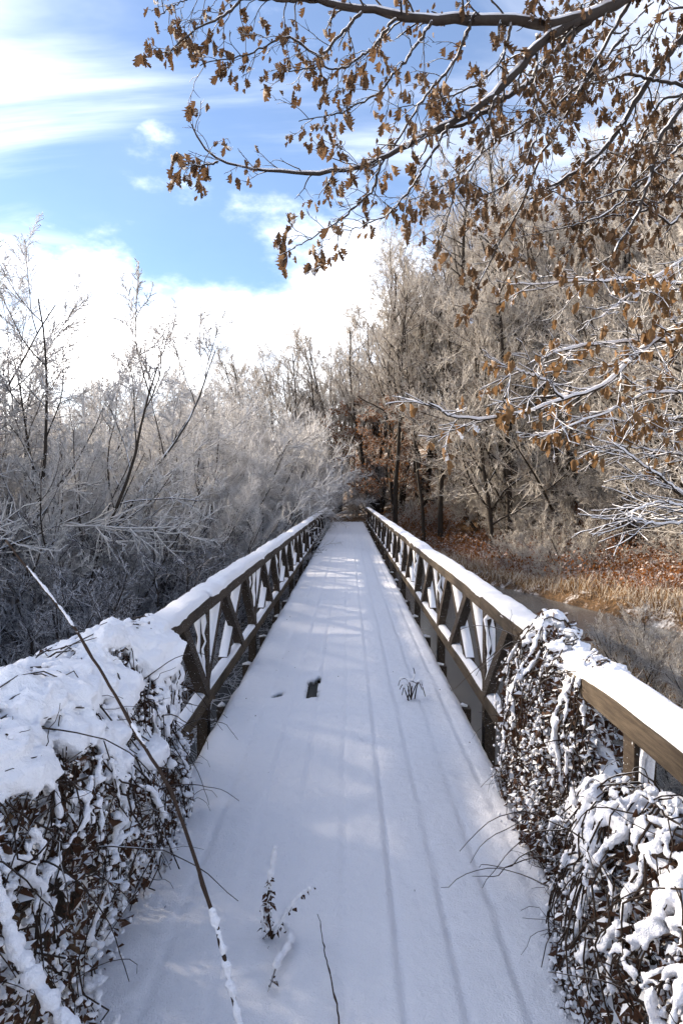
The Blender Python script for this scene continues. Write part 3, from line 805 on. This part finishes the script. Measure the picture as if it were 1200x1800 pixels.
def melted(g, name, mat, parent, voxel=0.012, smooth=2, grain=0.004, seed=1):
    """lumps run together into one skin of snow"""
    o = g.build(name, mat, None)
    m = o.modifiers.new('r', 'REMESH'); m.mode = 'VOXEL'; m.voxel_size = voxel; m.use_smooth_shade = True
    m2 = o.modifiers.new('s', 'SMOOTH'); m2.factor = 0.6; m2.iterations = smooth
    dg = bpy.context.evaluated_depsgraph_get(); dg.update()
    me = bpy.data.meshes.new_from_object(o.evaluated_get(dg))
    old = o.data; o.modifiers.clear(); o.data = me; bpy.data.meshes.remove(old)
    n = len(me.vertices); co = np.zeros(n * 3, np.float32); me.vertices.foreach_get('co', co); co = co.reshape(-1, 3).astype(float)
    no = np.zeros(n * 3, np.float32); me.vertices.foreach_get('normal', no); no = no.reshape(-1, 3)
    co += no * (grain * (0.9 * vnoise(co, 60, seed, 2) + 0.7 * vnoise(co, 22, seed + 4, 3)))[:, None]
    me.vertices.foreach_set('co', co.astype(np.float32).ravel()); me.update()
    if not me.materials: me.materials.append(mat)
    if parent is not None: o.parent = parent
    return o

class Drape:
    """a curtain hanging from a ridge line on both sides of a rail"""
    def __init__(self, ridge, inward, width, drop, outw, outdrop, seed):
        self.r = np.array(ridge, float); self.i = inward; self.w = width; self.d = drop; self.ow = outw; self.od = outdrop; self.seed = seed
        self.t = np.linspace(0, 1, len(self.r))
    def pos(self, s, u, off=0.0):
        s = np.asarray(s, float); u = np.asarray(u, float)
        c = np.stack([np.interp(s, self.t, self.r[:, k]) for k in range(3)], -1)
        w = np.interp(s, np.linspace(0, 1, len(self.w)), self.w); d = np.interp(s, np.linspace(0, 1, len(self.d)), self.d)
        au = np.abs(u); inn = u >= 0
        bul = np.sin(np.minimum(au * 1.15, 1) * np.pi / 2) ** 0.7
        x = np.where(inn, self.i * w * bul, -self.i * self.ow * bul)
        z = -np.where(inn, d, self.od) * au ** 1.5
        p = c + np.stack([x, 0 * x, z], -1)
        nz = vnoise(p, 2.4, self.seed, 3)
        nx = self.i * np.where(inn, 1, -1) * np.minimum(au * 1.6, 1)
        off = off + 0.15 * nz + 0.06 * vnoise(p, 7, self.seed + 2, 2)
        p = p + np.stack([nx * off, 0.3 * off, (1 - np.abs(nx)) * off], -1)
        return p
def mound(D, name, label, rg, n_vine, n_lump, cap, lump_r, n_leaf, face_fac, umax=1.0, leaf_size=0.050, cap_r=(0.07, 0.12), bias=1.0, coat=0.4, thick=0.010, voxel=0.012, cap_w=0.35, fade=0.62):
    base = D.r.mean(0) * [1, 1, 0]
    root = tag(empty(name, base), label, 'vines')
    sn, vi, lf = Geo(), Geo(), Geo()
    # dark heart of dead leaves and stems
    s = rg.uniform(0, 1, n_leaf); u = np.where(rg.random(n_leaf) < 0.8, rg.uniform(0.02, umax, n_leaf), -rg.uniform(0, 1, n_leaf))
    p = D.pos(s, u, -np.abs(rg.normal(size=n_leaf)) * 0.07 + 0.01)
    leaf_quads(lf, p[: n_leaf // 2], leaf_size * 0.6, rg, 0.4); leaf_quads(lf, p[n_leaf // 2:], leaf_size * 0.95, rg, 0.7)
    # vines
    K = 14
    s0 = rg.uniform(0, 1, n_vine); s1 = s0 + rg.normal(size=n_vine) * 0.13; ua = rg.uniform(-0.25, 0.35, n_vine); ub = ua + rg.uniform(0.25, 0.95, n_vine)
    t = np.linspace(0, 1, K)[None]
    wob = np.cumsum(rg.normal(size=(n_vine, K)) * 0.012, 1)
    ss = np.clip(s0[:, None] * (1 - t) + s1[:, None] * t + wob, -0.03, 1.03)
    uu = np.clip(ua[:, None] * (1 - t) + ub[:, None] * t + np.cumsum(rg.normal(size=(n_vine, K)) * 0.015, 1), -0.5, umax * 1.03)
    arch = rg.uniform(-0.01, 0.07, n_vine)[:, None] * np.sin(t * np.pi)
    P = D.pos(ss.ravel(), uu.ravel(), arch.ravel()).reshape(n_vine, K, 3)
    r = rg.uniform(0.0022, 0.0052, n_vine)
    vi.tubes(P, taper(r, r * 0.5, K), 5)
    # loose curling ends
    m = n_vine // 2
    s = rg.uniform(0, 1, m); u = rg.uniform(0.1, umax, m); p = D.pos(s, u, 0.0)
    d = np.stack([D.i * rg.uniform(0.1, 1, m), rg.normal(size=m) * 0.8, rg.normal(size=m) * 0.6], -1)
    E = grow(p, d, rg.uniform(0.08, 0.32, m), 7, 0.30, -0.10, rg)
    vi.tubes(E, taper(np.full(m, 0.0020), np.full(m, 0.0009), 8), 4)
    m = max(6, n_vine // 12)
    s = rg.uniform(0.05, 0.95, m); p = D.pos(s, rg.uniform(0.0, 0.8, m), 0.0)
    d = np.stack([D.i * rg.uniform(0.3, 1, m), rg.normal(size=m) * 0.7, rg.uniform(-0.2, 0.7, m)], -1)
    E = grow(p, d, rg.uniform(0.3, 0.65, m), 12, 0.14, -0.12, rg); E[:, :, 2] = np.maximum(E[:, :, 2], 0.012)
    vi.tubes(E, taper(np.full(m, 0.0032), np.full(m, 0.0012), 13), 5)
    # snow along the vines
    for j in range(n_vine):
        if rg.random() > coat: continue
        a = rg.uniform(0, 0.4); b = a + rg.uniform(0.25, 0.6)
        L = np.linalg.norm(np.diff(P[j], axis=0), axis=1).sum(); n = max(3, int(L * (b - a) / 0.014))
        tt = np.linspace(a, min(b, 1), n); q, _ = polyline_at(np.repeat(P[j][None], n, 0), tt)
        rr = thick * rg.uniform(0.8, 1.7) * (1 + 0.35 * np.sin(tt * rg.uniform(20, 60) + rg.uniform(0, 6)) + 0.2 * rg.normal(size=n)).clip(0.5, 1.9)
        q = q + np.array([D.i * 0.004, -0.003, 0.008])
        blobs(sn, q, rr, rg)
    # lumps caught on the leaves
    s = rg.uniform(0, 1, n_lump); u = rg.uniform(0, 1, n_lump) ** bias * umax
    p = D.pos(s, u, 0.015 + rg.uniform(-0.02, 0.03, n_lump))
    k = (vnoise(p, 7.5, D.seed + 9, 2) + rg.normal(size=n_lump) * 0.12) > -face_fac + fade * u
    p = p[k]; n = len(p)
    r = rg.uniform(lump_r[0], lump_r[1], n)[:, None] * np.stack([rg.uniform(0.6, 1.2, n), rg.uniform(0.6, 1.4, n), rg.uniform(0.45, 1.0, n)], -1)
    blobs(sn, p, r, rg)
    # crumbs of frost caught on leaves and stems
    gr = Geo(); m = n_leaf // 2
    s = rg.uniform(0, 1, m); u = rg.uniform(0, 1, m) * umax
    p = D.pos(s, u, 0.012 + rg.normal(size=m) * 0.022)
    p = p[(vnoise(p, 5.5, D.seed + 31, 3) + rg.normal(size=m) * 0.07) > (0.02 if face_fac > 0.1 else 0.14)]
    blobs(gr, p, rg.uniform(0.003, 0.011, len(p))[:, None] * rg.uniform(0.6, 1.5, (len(p), 3)), rg)
    # the cap along the ridge
    s = rg.uniform(0.0, 1.0, cap); u = rg.normal(size=cap) * cap_w * 0.5
    p = D.pos(s, u, 0.0); rr = rg.uniform(cap_r[0], cap_r[1], cap)
    blobs(sn, p - [0, 0, 0.02], np.stack([rr, rr * 1.4, rr * 0.72], -1), rg)
    o1 = lf.build('dead_leaves', M_DEAD, root, False); o1['kind'] = 'stuff'
    o2 = vi.build('stems', M_VINE, root); o2['kind'] = 'stuff'
    o3 = melted(sn, 'snow', M_SNOWF, root, voxel, 1, 0.007, D.seed)
    o4 = gr.build('frost_crumbs', M_SNOWF, root); o4['kind'] = 'stuff'
    for o in (o1, o2, o3, o4): o.location = -Vector(base)
    return root
rg = np.random.default_rng(91)
DLm = Drape([(-1.24, 0.5, 1.0), (-1.24, 1.6, 1.04), (-1.23, 2.5, 1.06), (-1.20, 3.3, 1.07), (-1.17, 3.75, 1.0), (-1.15, 4.0, 0.9)], 1, [0.36, 0.36, 0.36, 0.33, 0.26, 0.14], [1.2, 1.2, 1.2, 1.15, 0.95, 0.7], 0.45, 1.0, 11)
mound(DLm, 'vine_tangle', 'big snow capped tangle of vines burying the near left railing', rg, 240, 4600, 240, (0.006, 0.025), 12000, 0.34, bias=0.85, coat=0.55, thick=0.0075, voxel=0.0092)
DR1 = Drape([(1.17, 4.3, 0.86), (1.14, 4.0, 0.97), (1.14, 3.6, 0.99), (1.17, 3.3, 0.97), (1.2, 3.1, 0.90)], -1, [0.10, 0.2, 0.24, 0.24, 0.16], [0.8, 0.95, 1.0, 1.0, 0.9], 0.15, 0.8, 23)
mound(DR1, 'vine_tangle', 'dark brown vines with patchy snow hanging on the right railing', rg, 90, 900, 30, (0.006, 0.021), 7000, 0.06, fade=0.7, coat=0.6, cap_r=(0.035, 0.065), cap_w=0.2, thick=0.007, voxel=0.0082)
DR2 = Drape([(1.18, 3.35, 0.36), (1.13, 3.0, 0.46), (1.08, 2.6, 0.62), (1.06, 2.25, 0.72), (1.05, 1.6, 0.76), (1.05, 0.6, 0.76)], -1, [0.16, 0.22, 0.27, 0.30, 0.30, 0.30], [0.45, 0.55, 0.72, 0.82, 0.85, 0.85], 0.12, 0.7, 37)
mound(DR2, 'vine_tangle', 'snow laden dark vine heap in the bottom right corner', rg, 200, 1700, 55, (0.006, 0.021), 11000, 0.06, fade=0.9, coat=0.5, cap_r=(0.035, 0.07), thick=0.009, voxel=0.0095, cap_w=0.5)

# ------------------------------------------------------------------ foreground stems and weeds on the deck
def smooth_line(pts, n):
    pts = np.array(pts, float); d = np.concatenate([[0], np.cumsum(np.linalg.norm(np.diff(pts, axis=0), axis=1))]); t = np.linspace(0, d[-1], n)
    q = np.stack([np.interp(t, d, pts[:, k]) for k in range(3)], -1)
    for _ in range(2): q[1:-1] = 0.25 * q[:-2] + 0.5 * q[1:-1] + 0.25 * q[2:]
    return q
def coat_line(g, q, t0, t1, r, rg, up=0.6, lump=0.35):
    n = max(4, int(np.linalg.norm(np.diff(q, axis=0), axis=1).sum() * (t1 - t0) / (r * 0.6)))
    t = np.linspace(t0, t1, n); p, _ = polyline_at(np.repeat(q[None], n, 0), t)
    rr = r * (1 + lump * np.sin(t * 90 + rg.uniform(0, 6)) * 0.5 + lump * rg.normal(size=n) * 0.6).clip(0.5, 1.8)
    blobs(g, p + np.array([0, 0, up]) * rr[:, None], rr, rg)
stem_px = [(12, 950, 2.30), (50, 1000, 2.25), (115, 1080, 2.15), (150, 1135, 2.1), (200, 1215, 2.03), (245, 1300, 1.97), (285, 1355, 1.92), (318, 1430, 1.87), (342, 1515, 1.82), (370, 1590, 1.78), (385, 1640, 1.75), (398, 1700, 1.72), (412, 1760, 1.69), (425, 1815, 1.66), (440, 1900, 1.62)]
q = smooth_line([at(*p) for p in stem_px] + [np.array([-0.36, 1.35, 0.0])], 60)
root = tag(empty('bramble_stem', (q[-1][0], q[-1][1], 0)), 'long bare brown stem arching across the foreground, its foot crusted with snow', 'stem')
g = Geo(); rr = np.linspace(0.0036, 0.0066, 60); rr[::7] *= 1.25
g.tubes((q + rng.normal(size=q.shape) * 0.0015)[None], rr[None], 7, cap=True)
o = g.build('stem', M_STEM, root); o.location = -Vector(root.location)
for (a_, b_, r_, u_) in ((0.06, 0.22, 0.0036, 0.9), (0.37, 0.41, 0.0042, 1.1), (0.625, 0.83, 0.0095, 0.2)):
    g = Geo(); coat_line(g, q, a_, b_, r_, rng, u_, 0.6)
    o = melted(g, 'snow', M_SNOWF, root, 0.0032, 1, 0.0014, 3); o['kind'] = 'stuff'; o.location = -Vector(root.location)
# white crusted branch in the bottom left corner
q = smooth_line([at(-40, 1500, 1.75), at(0, 1585, 1.7), at(30, 1680, 1.66), at(75, 1750, 1.62), at(125, 1815, 1.58), at(160, 1900, 1.5)], 40)
root = tag(empty('snowy_branch', q[-1]), 'thick snow crusted branch in the bottom left corner', 'branch')
g = Geo(); g.tubes(q[None], np.full((1, 40), 0.010), 7, cap=True); o = g.build('stem', M_STEM, root); o.location = -Vector(root.location)
g = Geo(); coat_line(g, q, 0.0, 1.0, 0.019, rng, 0.5, 0.45); o = melted(g, 'snow', M_SNOWF, root, 0.005, 1, 0.005, 5); o.location = -Vector(root.location)
# snowed-under weed on the deck
def on_deck(px, py, z=0.0):
    d = at(px, py, 1.0) - np.array([0, 0, H]); return np.array([0, 0, H]) + d * ((z - H) / d[2])
def lift(px, py, base):
    return at(px, py, base[1])
b = on_deck(480, 1650)
root = tag(empty('dead_weed', b), 'dead weed bent over under snow in the middle of the deck', 'weed')
g = Geo(); gs = Geo(); lf = Geo()
Ls = [[(478, 1650), (470, 1600), (474, 1550), (484, 1492)], [(478, 1650), (500, 1610), (525, 1575), (548, 1562)], [(492, 1620), (515, 1640), (508, 1665), (488, 1690), (474, 1735)], [(478, 1650), (466, 1625), (460, 1600)]]
for i, L in enumerate(Ls):
    Q = smooth_line([lift(*p, b + [0, -0.02 * k * (i == 2) * 3, 0]) for k, p in enumerate(L)], 16)
    if i == 2: Q = smooth_line([on_deck(*p, 0.03) for p in L], 16)
    g.tubes(Q[None], taper([0.005], [0.0025], 16), 5)
    coat_line(gs, Q, (0.55, 0.1, 0.1, 0.3)[i], 1.0 if i != 2 else 0.75, 0.012 if i != 1 else 0.009, rng, 0.5)
    p, T = polyline_at(np.repeat(Q[None], (70, 14, 14, 30)[i], 0), rng.uniform(0.1, (0.7, 1, 1, 1)[i], (70, 14, 14, 30)[i])); p = p + rng.normal(size=p.shape) * 0.006; leaf_quads(lf, p, 0.026, rng, 0.9)
for (o) in (g.build('stems', M_VINE, root), lf.build('dead_leaves', M_DEAD, root, False), melted(gs, 'snow', M_SNOWF, root, 0.005, 1, 0.002, 8)): o.location = -Vector(b); o['kind'] = 'stuff'
# thin twig poking out of the snow
q = smooth_line([on_deck(600, 1815, 0.0), on_deck(590, 1760, 0.03), on_deck(572, 1680, 0.05), on_deck(566, 1640, 0.05), on_deck(558, 1605, 0.06)], 24)
root = tag(empty('thin_twig', q[0]), 'thin dark twig poking from the deck snow at the bottom centre', 'twig')
g = Geo(); rr = np.linspace(0.0032, 0.0014, 24); rr[::5] *= 1.5; g.tubes((q + rng.normal(size=q.shape) * 0.002)[None], rr[None], 5, cap=True); o = g.build('stem', M_STEM, root); o.location = -Vector(q[0])
# small dry plant by the right railing
b = on_deck(722, 1228)
root = tag(empty('dry_plant', b), 'small dark dry plant standing on the deck near the right railing', 'plant')
g = Geo(); gs = Geo()
for L in ([(722, 1230), (722, 1205), (715, 1190), (703, 1192), (700, 1205)], [(722, 1230), (724, 1200), (730, 1185), (726, 1174)], [(728, 1230), (732, 1205), (738, 1192), (747, 1224)], [(718, 1232), (712, 1215), (708, 1200), (702, 1212)],
          [(722, 1228), (728, 1210), (735, 1195), (741, 1212)], [(716, 1230), (720, 1212), (712, 1196), (706, 1222)], [(722, 1228), (716, 1214), (721, 1195), (733, 1202)]):
    Q = smooth_line([at(px, py, b[1] + rng.normal() * 0.03) for px, py in L], 12); g.tubes(Q[None], taper([0.006], [0.0035], 12), 5)
    coat_line(gs, Q, 0.4, 0.75, 0.008, rng, 0.9)
o = g.build('stems', M_VINE, root); o.location = -Vector(b)
o = melted(gs, 'snow', M_SNOWF, root, 0.004, 1, 0.001, 9); o['kind'] = 'stuff'; o.location = -Vector(b)

# specks of leaf blown onto the deck
rg = np.random.default_rng(77); n = 60
x = rg.uniform(-0.85, 0.85, n); y = rg.uniform(2.2, 12, n); x = np.where(rg.random(n) < 0.5, np.sign(x) * rg.uniform(0.55, 0.9, n), x)
g = Geo(); p = np.stack([x, y, np.full(n, 0.012)], -1); leaf_quads(g, p, 0.012, rg, 0.0)
tag(g.build('leaf_litter', M_DEAD), 'tiny dark leaf specks scattered over the deck snow', 'litter', None, 'stuff')
# ------------------------------------------------------------------ overhanging oak and the snowy tree at the right edge
def lobed_leaf(rg, length=0.10, lobes=4, wide=0.23, curl=0.7, smoothw=False):
    n = 11; t = np.linspace(0, 1, n)
    w = wide * length * np.sin(np.pi * np.clip(t * 0.95 + 0.05, 0, 1)) ** 0.7
    if not smoothw: w = w * (1 + 0.30 * np.cos(t * 2 * np.pi * lobes))
    w[0] = 0.004; w[-1] = 0.003
    bend = curl * rg.uniform(0.4, 1.3); fold = rg.uniform(0.6, 1.8); tw = rg.uniform(-0.9, 0.9)
    a = bend * t ** 1.5
    y = np.cumsum(np.cos(a)) / n * length; z = np.cumsum(np.sin(a)) / n * length
    v = np.zeros((n, 3, 3))
    for k, sx in enumerate((-1, 0, 1)):
        ww = w * sx * (1 + 0.15 * rg.normal(size=n) * abs(sx)); ca = tw * t
        up = np.abs(ww) * fold * (0.7 + 0.5 * rg.random(n))
        v[:, k, 0] = ww * np.cos(ca) ; v[:, k, 2] = -y; v[:, k, 1] = z + up + ww * np.sin(ca)
    i = (np.arange(n - 1)[:, None] * 3 + np.arange(2)[None]).ravel()
    return v.reshape(-1, 3), np.stack([i, i + 1, i + 4, i + 3], -1)
def leafy(root, pts, protos_vf, mat, rg, n_own, name='leaf', smin=0.7, smax=1.2, tilt=0.35):
    """the first n_own leaves are parts of their own, the rest one mass"""
    mes = []
    for v, f in protos_vf:
        g = Geo(); g.add(v, f); mes.append(g.mesh(name, mat, True))
    rest = Geo(); base = Vector(root.location)
    for j, p in enumerate(pts):
        k = rg.integers(0, len(mes)); s = rg.uniform(smin, smax)
        e = (rg.normal() * tilt, rg.normal() * tilt, rg.uniform(0, 6.28))
        if j < n_own:
            o = link(name, mes[k], root, Vector(p) - base); o.rotation_euler = e; o.scale = (s, s, s)
        else:
            from mathutils import Euler
            Rm = np.array(Euler(e).to_matrix())
            v, f = protos_vf[k]; rest.add((v * s) @ Rm.T + p, f)
    if rest.v:
        o = rest.build('leaves', mat, root); o['kind'] = 'stuff'; o.location = -base
def trace(L, n, rg, wob=0.006):
    q = smooth_line([at(*p) for p in L], n); return q + rg.normal(size=q.shape) * wob
def fill(L, Y0_, Y1_):
    n = len(L); return [(x, y, Y0_ + (Y1_ - Y0_) * i / (n - 1)) for i, (x, y) in enumerate(L)]
rg = np.random.default_rng(301)
tx, ty = 4.6, 6.0
oak = tag(empty('oak_tree', (tx, ty, float(ground_z(tx, ty)))), 'oak whose dark limbs and dry brown leaves overhang the top of the picture', 'tree')
gz = float(ground_z(tx, ty))
gt, gb, gs, gw = Geo(), Geo(), Geo(), Geo()
tr = smooth_line([(tx, ty, gz - 0.3), (tx + 0.1, ty, 1.5), (tx - 0.05, ty - 0.2, 4.0), (tx - 0.3, ty - 0.3, 6.0), (tx - 0.2, ty, 8.5)], 24)
gt.tubes(tr[None], np.linspace(0.30, 0.10, 24)[None], 12, cap=True)
limbs = [  # traced limbs: points, start radius, end radius
    ([(1310, -150, 5.7), (1180, -50, 5.3), (1080, 5, 5.0), (1020, 35, 4.9), (960, 45, 4.85), (900, 36, 4.8), (830, 30, 4.75), (760, 36, 4.7), (700, 26, 4.65), (640, 16, 4.6), (580, 5, 4.5), (520, -14, 4.4)], 0.062, 0.018),
    (fill([(1015, 36), (950, 72), (905, 128), (850, 185), (790, 216), (730, 246), (670, 280), (600, 305), (520, 304), (440, 296), (385, 285), (350, 262), (337, 216)], 4.9, 4.1), 0.034, 0.004),
    (fill([(385, 285), (352, 292), (320, 285)], 4.14, 4.1), 0.006, 0.003),
    (fill([(1060, 15), (1000, 62), (962, 108), (925, 150), (880, 176), (830, 214), (760, 235)], 5.0, 4.7), 0.026, 0.010),
    (fill([(1118, -20), (1050, 100), (1000, 190), (950, 272), (912, 370), (862, 450), (838, 510)], 5.2, 4.5), 0.016, 0.004),
    (fill([(1260, 0), (1190, 75), (1150, 122), (1100, 205), (1062, 262), (1000, 312), (930, 350)], 5.6, 5.2), 0.035, 0.008),
    (fill([(1250, 120), (1160, 235), (1142, 312), (1112, 392), (1072, 452)], 5.3, 4.9), 0.020, 0.010),
    (fill([(945, 60), (940, 160), (946, 222), (925, 282), (880, 332), (800, 360)], 4.85, 4.5), 0.012, 0.003),
    (fill([(870, 170), (845, 272), (800, 332), (785, 385), (770, 440)], 4.6, 4.4), 0.010, 0.003),
    (fill([(640, 16), (600, 60), (560, 102), (505, 60), (440, 95), (350, 112)], 4.6, 4.2), 0.012, 0.003),
    (fill([(580, 4), (520, 0), (430, -5), (395, 28), (340, 52), (300, 90), (262, 97)], 4.5, 4.1), 0.014, 0.003),
    (fill([(430, -5), (360, -10), (300, 10), (278, 30)], 4.4, 4.2), 0.008, 0.003),
    (fill([(700, 24), (650, 90), (600, 122), (560, 118), (480, 130)], 4.65, 4.3), 0.011, 0.003),
    (fill([(760, 34), (720, 95), (665, 165), (600, 198), (525, 214)], 4.7, 4.35), 0.012, 0.003),
    (fill([(830, 30), (800, 110), (745, 170), (690, 260), (650, 300), (560, 270)], 4.75, 4.4), 0.012, 0.003),
    (fill([(670, 280), (655, 335), (612, 375), (560, 412), (500, 446)], 4.4, 4.2), 0.009, 0.003),
    (fill([(790, 216), (735, 310), (690, 372), (630, 402), (585, 408)], 4.5, 4.3), 0.010, 0.003),
    (fill([(900, 36), (880, 110), (840, 150), (760, 180), (700, 190)], 4.8, 4.5), 0.012, 0.003),
    (fill([(1100, 60), (1040, 130), (960, 200), (880, 240), (790, 320), (720, 352)], 5.2, 4.6), 0.012, 0.003),
    (fill([(1200, 150), (1100, 130), (1040, 150), (980, 130), (930, 160)], 5.4, 5.0), 0.014, 0.004),
    (fill([(1210, 240), (1120, 330), (1060, 380), (990, 400), (900, 420)], 5.4, 4.9), 0.012, 0.003),
    (fill([(1230, 330), (1180, 400), (1100, 330), (1020, 360), (960, 330)], 5.4, 5.0), 0.012, 0.003),
]
for _ in range(16):
    x0, y0, d0 = rg.uniform(1050, 1290), rg.uniform(-80, 330), rg.uniform(5.2, 6.6)
    L = [(x0, y0, d0)]
    for k in range(5): L.append((L[-1][0] - rg.uniform(15, 60), L[-1][1] + rg.uniform(-10, 70), L[-1][2] - rg.uniform(0, 0.1)))
    limbs.append((L, rg.uniform(0.007, 0.013), 0.003))
twig_src = []
for i, (L, ra, rb) in enumerate(limbs):
    n = 40; q = trace(L, n, rg, 0.004 + 0.15 * rb)
    rr = np.linspace(ra, rb, n) * (1 + 0.08 * rg.normal(size=n))
    (gt if i == 0 else gb).tubes(q[None], rr[None], 9 if i == 0 else 6, cap=True)
    k = slice(0, n) if ra > 0.02 else slice(0, n * 2 // 3)
    hs = rr[k] * (0.75 + 0.25 * vnoise(q[k], 6, 4, 2))
    if len(q[k]) > 3: gs.tubes((q[k] + np.array([0, 0, 1]) * (rr[k] * 0.62)[:, None])[None], hs[None] * np.concatenate([[0.3], np.ones(len(hs) - 2), [0.3]])[None], 7, cap=True)
    twig_src.append((q, rr))
pts = []
for i, (q, rr) in enumerate(twig_src):
    L = np.linalg.norm(np.diff(q, axis=0), axis=1).sum()
    m = int(6 + L * 9.0); t0 = 0.25 if i == 0 else 0.12
    Q, RQ = kids(q[None], rr[None], m, t0, 0.99, 0.75, 0.27 / max(L, 0.6), 6, 0.18, -0.03, rg, rr=0.4, rmin=0.0028, shape=0.2)
    gw.tubes(Q, np.minimum(RQ, 0.007), 4)
    Q2, RQ2 = kids(Q, RQ, 3, 0.3, 1.0, 0.6, 0.45, 4, 0.18, -0.04, rg, rr=0.7, rmin=0.0022)
    gw.tubes(Q2, np.minimum(RQ2, 0.004), 3)
    for arr in (Q, Q2):
        for b in arr:
            if rg.random() < (0.48 if arr is Q else 0.34):
                c = b[-1]
                for _ in range(rg.integers(1, 5)):
                    pts.append(c + rg.normal(size=3) * [0.018, 0.018, 0.03])
                if rg.random() < 0.4: pts.append(b[len(b) // 2] + rg.normal(size=3) * 0.01)
gt.build('trunk', M_OAKBARK, oak).location = -Vector(oak.location)
gb.build('limbs', M_OAKBARK, oak).location = -Vector(oak.location)
gw.build('twigs', M_OAKBARK, oak).location = -Vector(oak.location)
gs.build('snow', M_SNOW, oak).location = -Vector(oak.location)
pts = np.array(pts)
vis = np.argsort(pts[:, 1] + 0.9 * np.abs(pts[:, 0] - 0.3))          # nearest ones first
leafy(oak, pts[vis], [lobed_leaf(rg, 0.046 + 0.009 * k) for k in range(6)], M_OAKLEAF, rg, 295, tilt=0.24)

# snowy tree leaning in from the right edge
tx, ty = 6.4, 8.6; gz = float(ground_z(tx, ty))
bee = tag(empty('beech_tree', (tx, ty, gz)), 'snow laden tree reaching in from the right edge with hanging tan leaves', 'tree')
gt, gb, gs, gw, gsw = Geo(), Geo(), Geo(), Geo(), Geo()
tr = smooth_line([(tx, ty, gz - 0.3), (tx, ty, 1.5), (tx - 0.1, ty + 0.1, 4.0), (tx + 0.1, ty, 7.5)], 20)
gt.tubes(tr[None], np.linspace(0.2, 0.07, 20)[None], 10, cap=True)
limbs = [
    (fill([(1330, 520), (1205, 565), (1130, 612), (1062, 680), (1000, 700), (920, 726), (850, 738), (795, 735), (752, 708)], 8.0, 6.4), 0.030, 0.008),
    (fill([(988, 702), (958, 668), (895, 646)], 6.8, 6.5), 0.012, 0.005),
    (fill([(1330, 560), (1200, 600), (1110, 600), (1030, 608), (965, 622), (930, 640)], 8.0, 7.0), 0.022, 0.006),
    (fill([(1330, 960), (1205, 872), (1150, 832), (1080, 782)], 7.2, 6.4), 0.016, 0.006),
    (fill([(1330, 530), (1200, 500), (1100, 492), (1000, 496), (890, 502)], 8.4, 7.4), 0.020, 0.005),
    (fill([(1330, 380), (1205, 455), (1130, 500), (1080, 540), (1050, 560)], 7.6, 7.0), 0.014, 0.005),
    (fill([(1330, 650), (1200, 690), (1130, 690), (1080, 720), (1020, 740), (945, 772)], 8.0, 7.0), 0.018, 0.005),
    (fill([(1340, 900), (1205, 920), (1150, 922), (1100, 908)], 6.6, 6.2), 0.013, 0.005),
    (fill([(1300, 880), (1205, 892), (1160, 880), (1120, 895), (1098, 905)], 6.6, 6.3), 0.010, 0.004),
    (fill([(1300, 820), (1200, 800), (1100, 785), (1050, 775)], 7.6, 7.2), 0.012, 0.004),
    (fill([(1300, 740), (1200, 735), (1120, 745), (1060, 735)], 7.9, 7.4), 0.012, 0.004),
]
pts = []
for i, (L, ra, rb) in enumerate(limbs):
    n = 36; q = trace(L, n, rg, 0.006); rr = np.linspace(ra, rb, n)
    gb.tubes(q[None], rr[None], 6, cap=True)
    hs = (rr + 0.006) * (0.95 + 0.35 * vnoise(q, 7, 14, 2))
    gs.tubes((q + np.array([0, -0.003, 1]) * (hs * 0.75)[:, None])[None], (hs * np.concatenate([[0.3], np.ones(n - 2), [0.3]]))[None], 7, cap=True)
    Ln = np.linalg.norm(np.diff(q, axis=0), axis=1).sum()
    m = int(5 + Ln * 6)
    Q, RQ = kids(q[None], rr[None], m, 0.1, 1.0, 0.8, 0.75 / max(Ln, 0.7), 7, 0.12, 0.0, rg, rr=0.5, rmin=0.0045, flat=0.6, shape=0.45)
    Q2, RQ2 = kids(Q, RQ, 4, 0.15, 1.0, 0.75, 0.5, 4, 0.13, 0.0, rg, rr=0.7, rmin=0.0038, flat=0.6)
    for A, RA in ((Q, np.minimum(RQ, 0.009)), (Q2, np.minimum(RQ2, 0.006))):
        gw.tubes(A, RA, 4)
        gsw.tubes(A + np.array([0, 0, 0.006]), np.maximum(RA * 0.95, 0.0036) * (1 + 0.3 * rg.normal(size=RA.shape)).clip(0.4, 1.6), 5)
    for b in list(Q) + list(Q2[::2]):
        if i not in (3, 7, 8) and rg.random() < 0.55:
            for _ in range(rg.integers(1, 4)): pts.append(b[rg.integers(len(b) // 2, len(b))] + rg.normal(size=3) * 0.025)
gt.build('trunk', M_BARKB, bee).location = -Vector(bee.location)
gb.build('limbs', M_BARKB, bee).location = -Vector(bee.location)
gw.build('twigs', M_BARKB, bee).location = -Vector(bee.location)
o = gs.build('snow', M_SNOW, bee); o.location = -Vector(bee.location)
o = gsw.build('twig_snow', M_SNOW, bee); o['kind'] = 'stuff'; o.location = -Vector(bee.location)
pts = np.array(pts); vis = np.argsort(pts[:, 0])
leafy(bee, pts[vis], [lobed_leaf(rg, 0.09 + 0.012 * k, 3, 0.24, 0.4, True) for k in range(5)], M_TANLEAF, rg, 240, smin=0.8, smax=1.3, tilt=0.25)
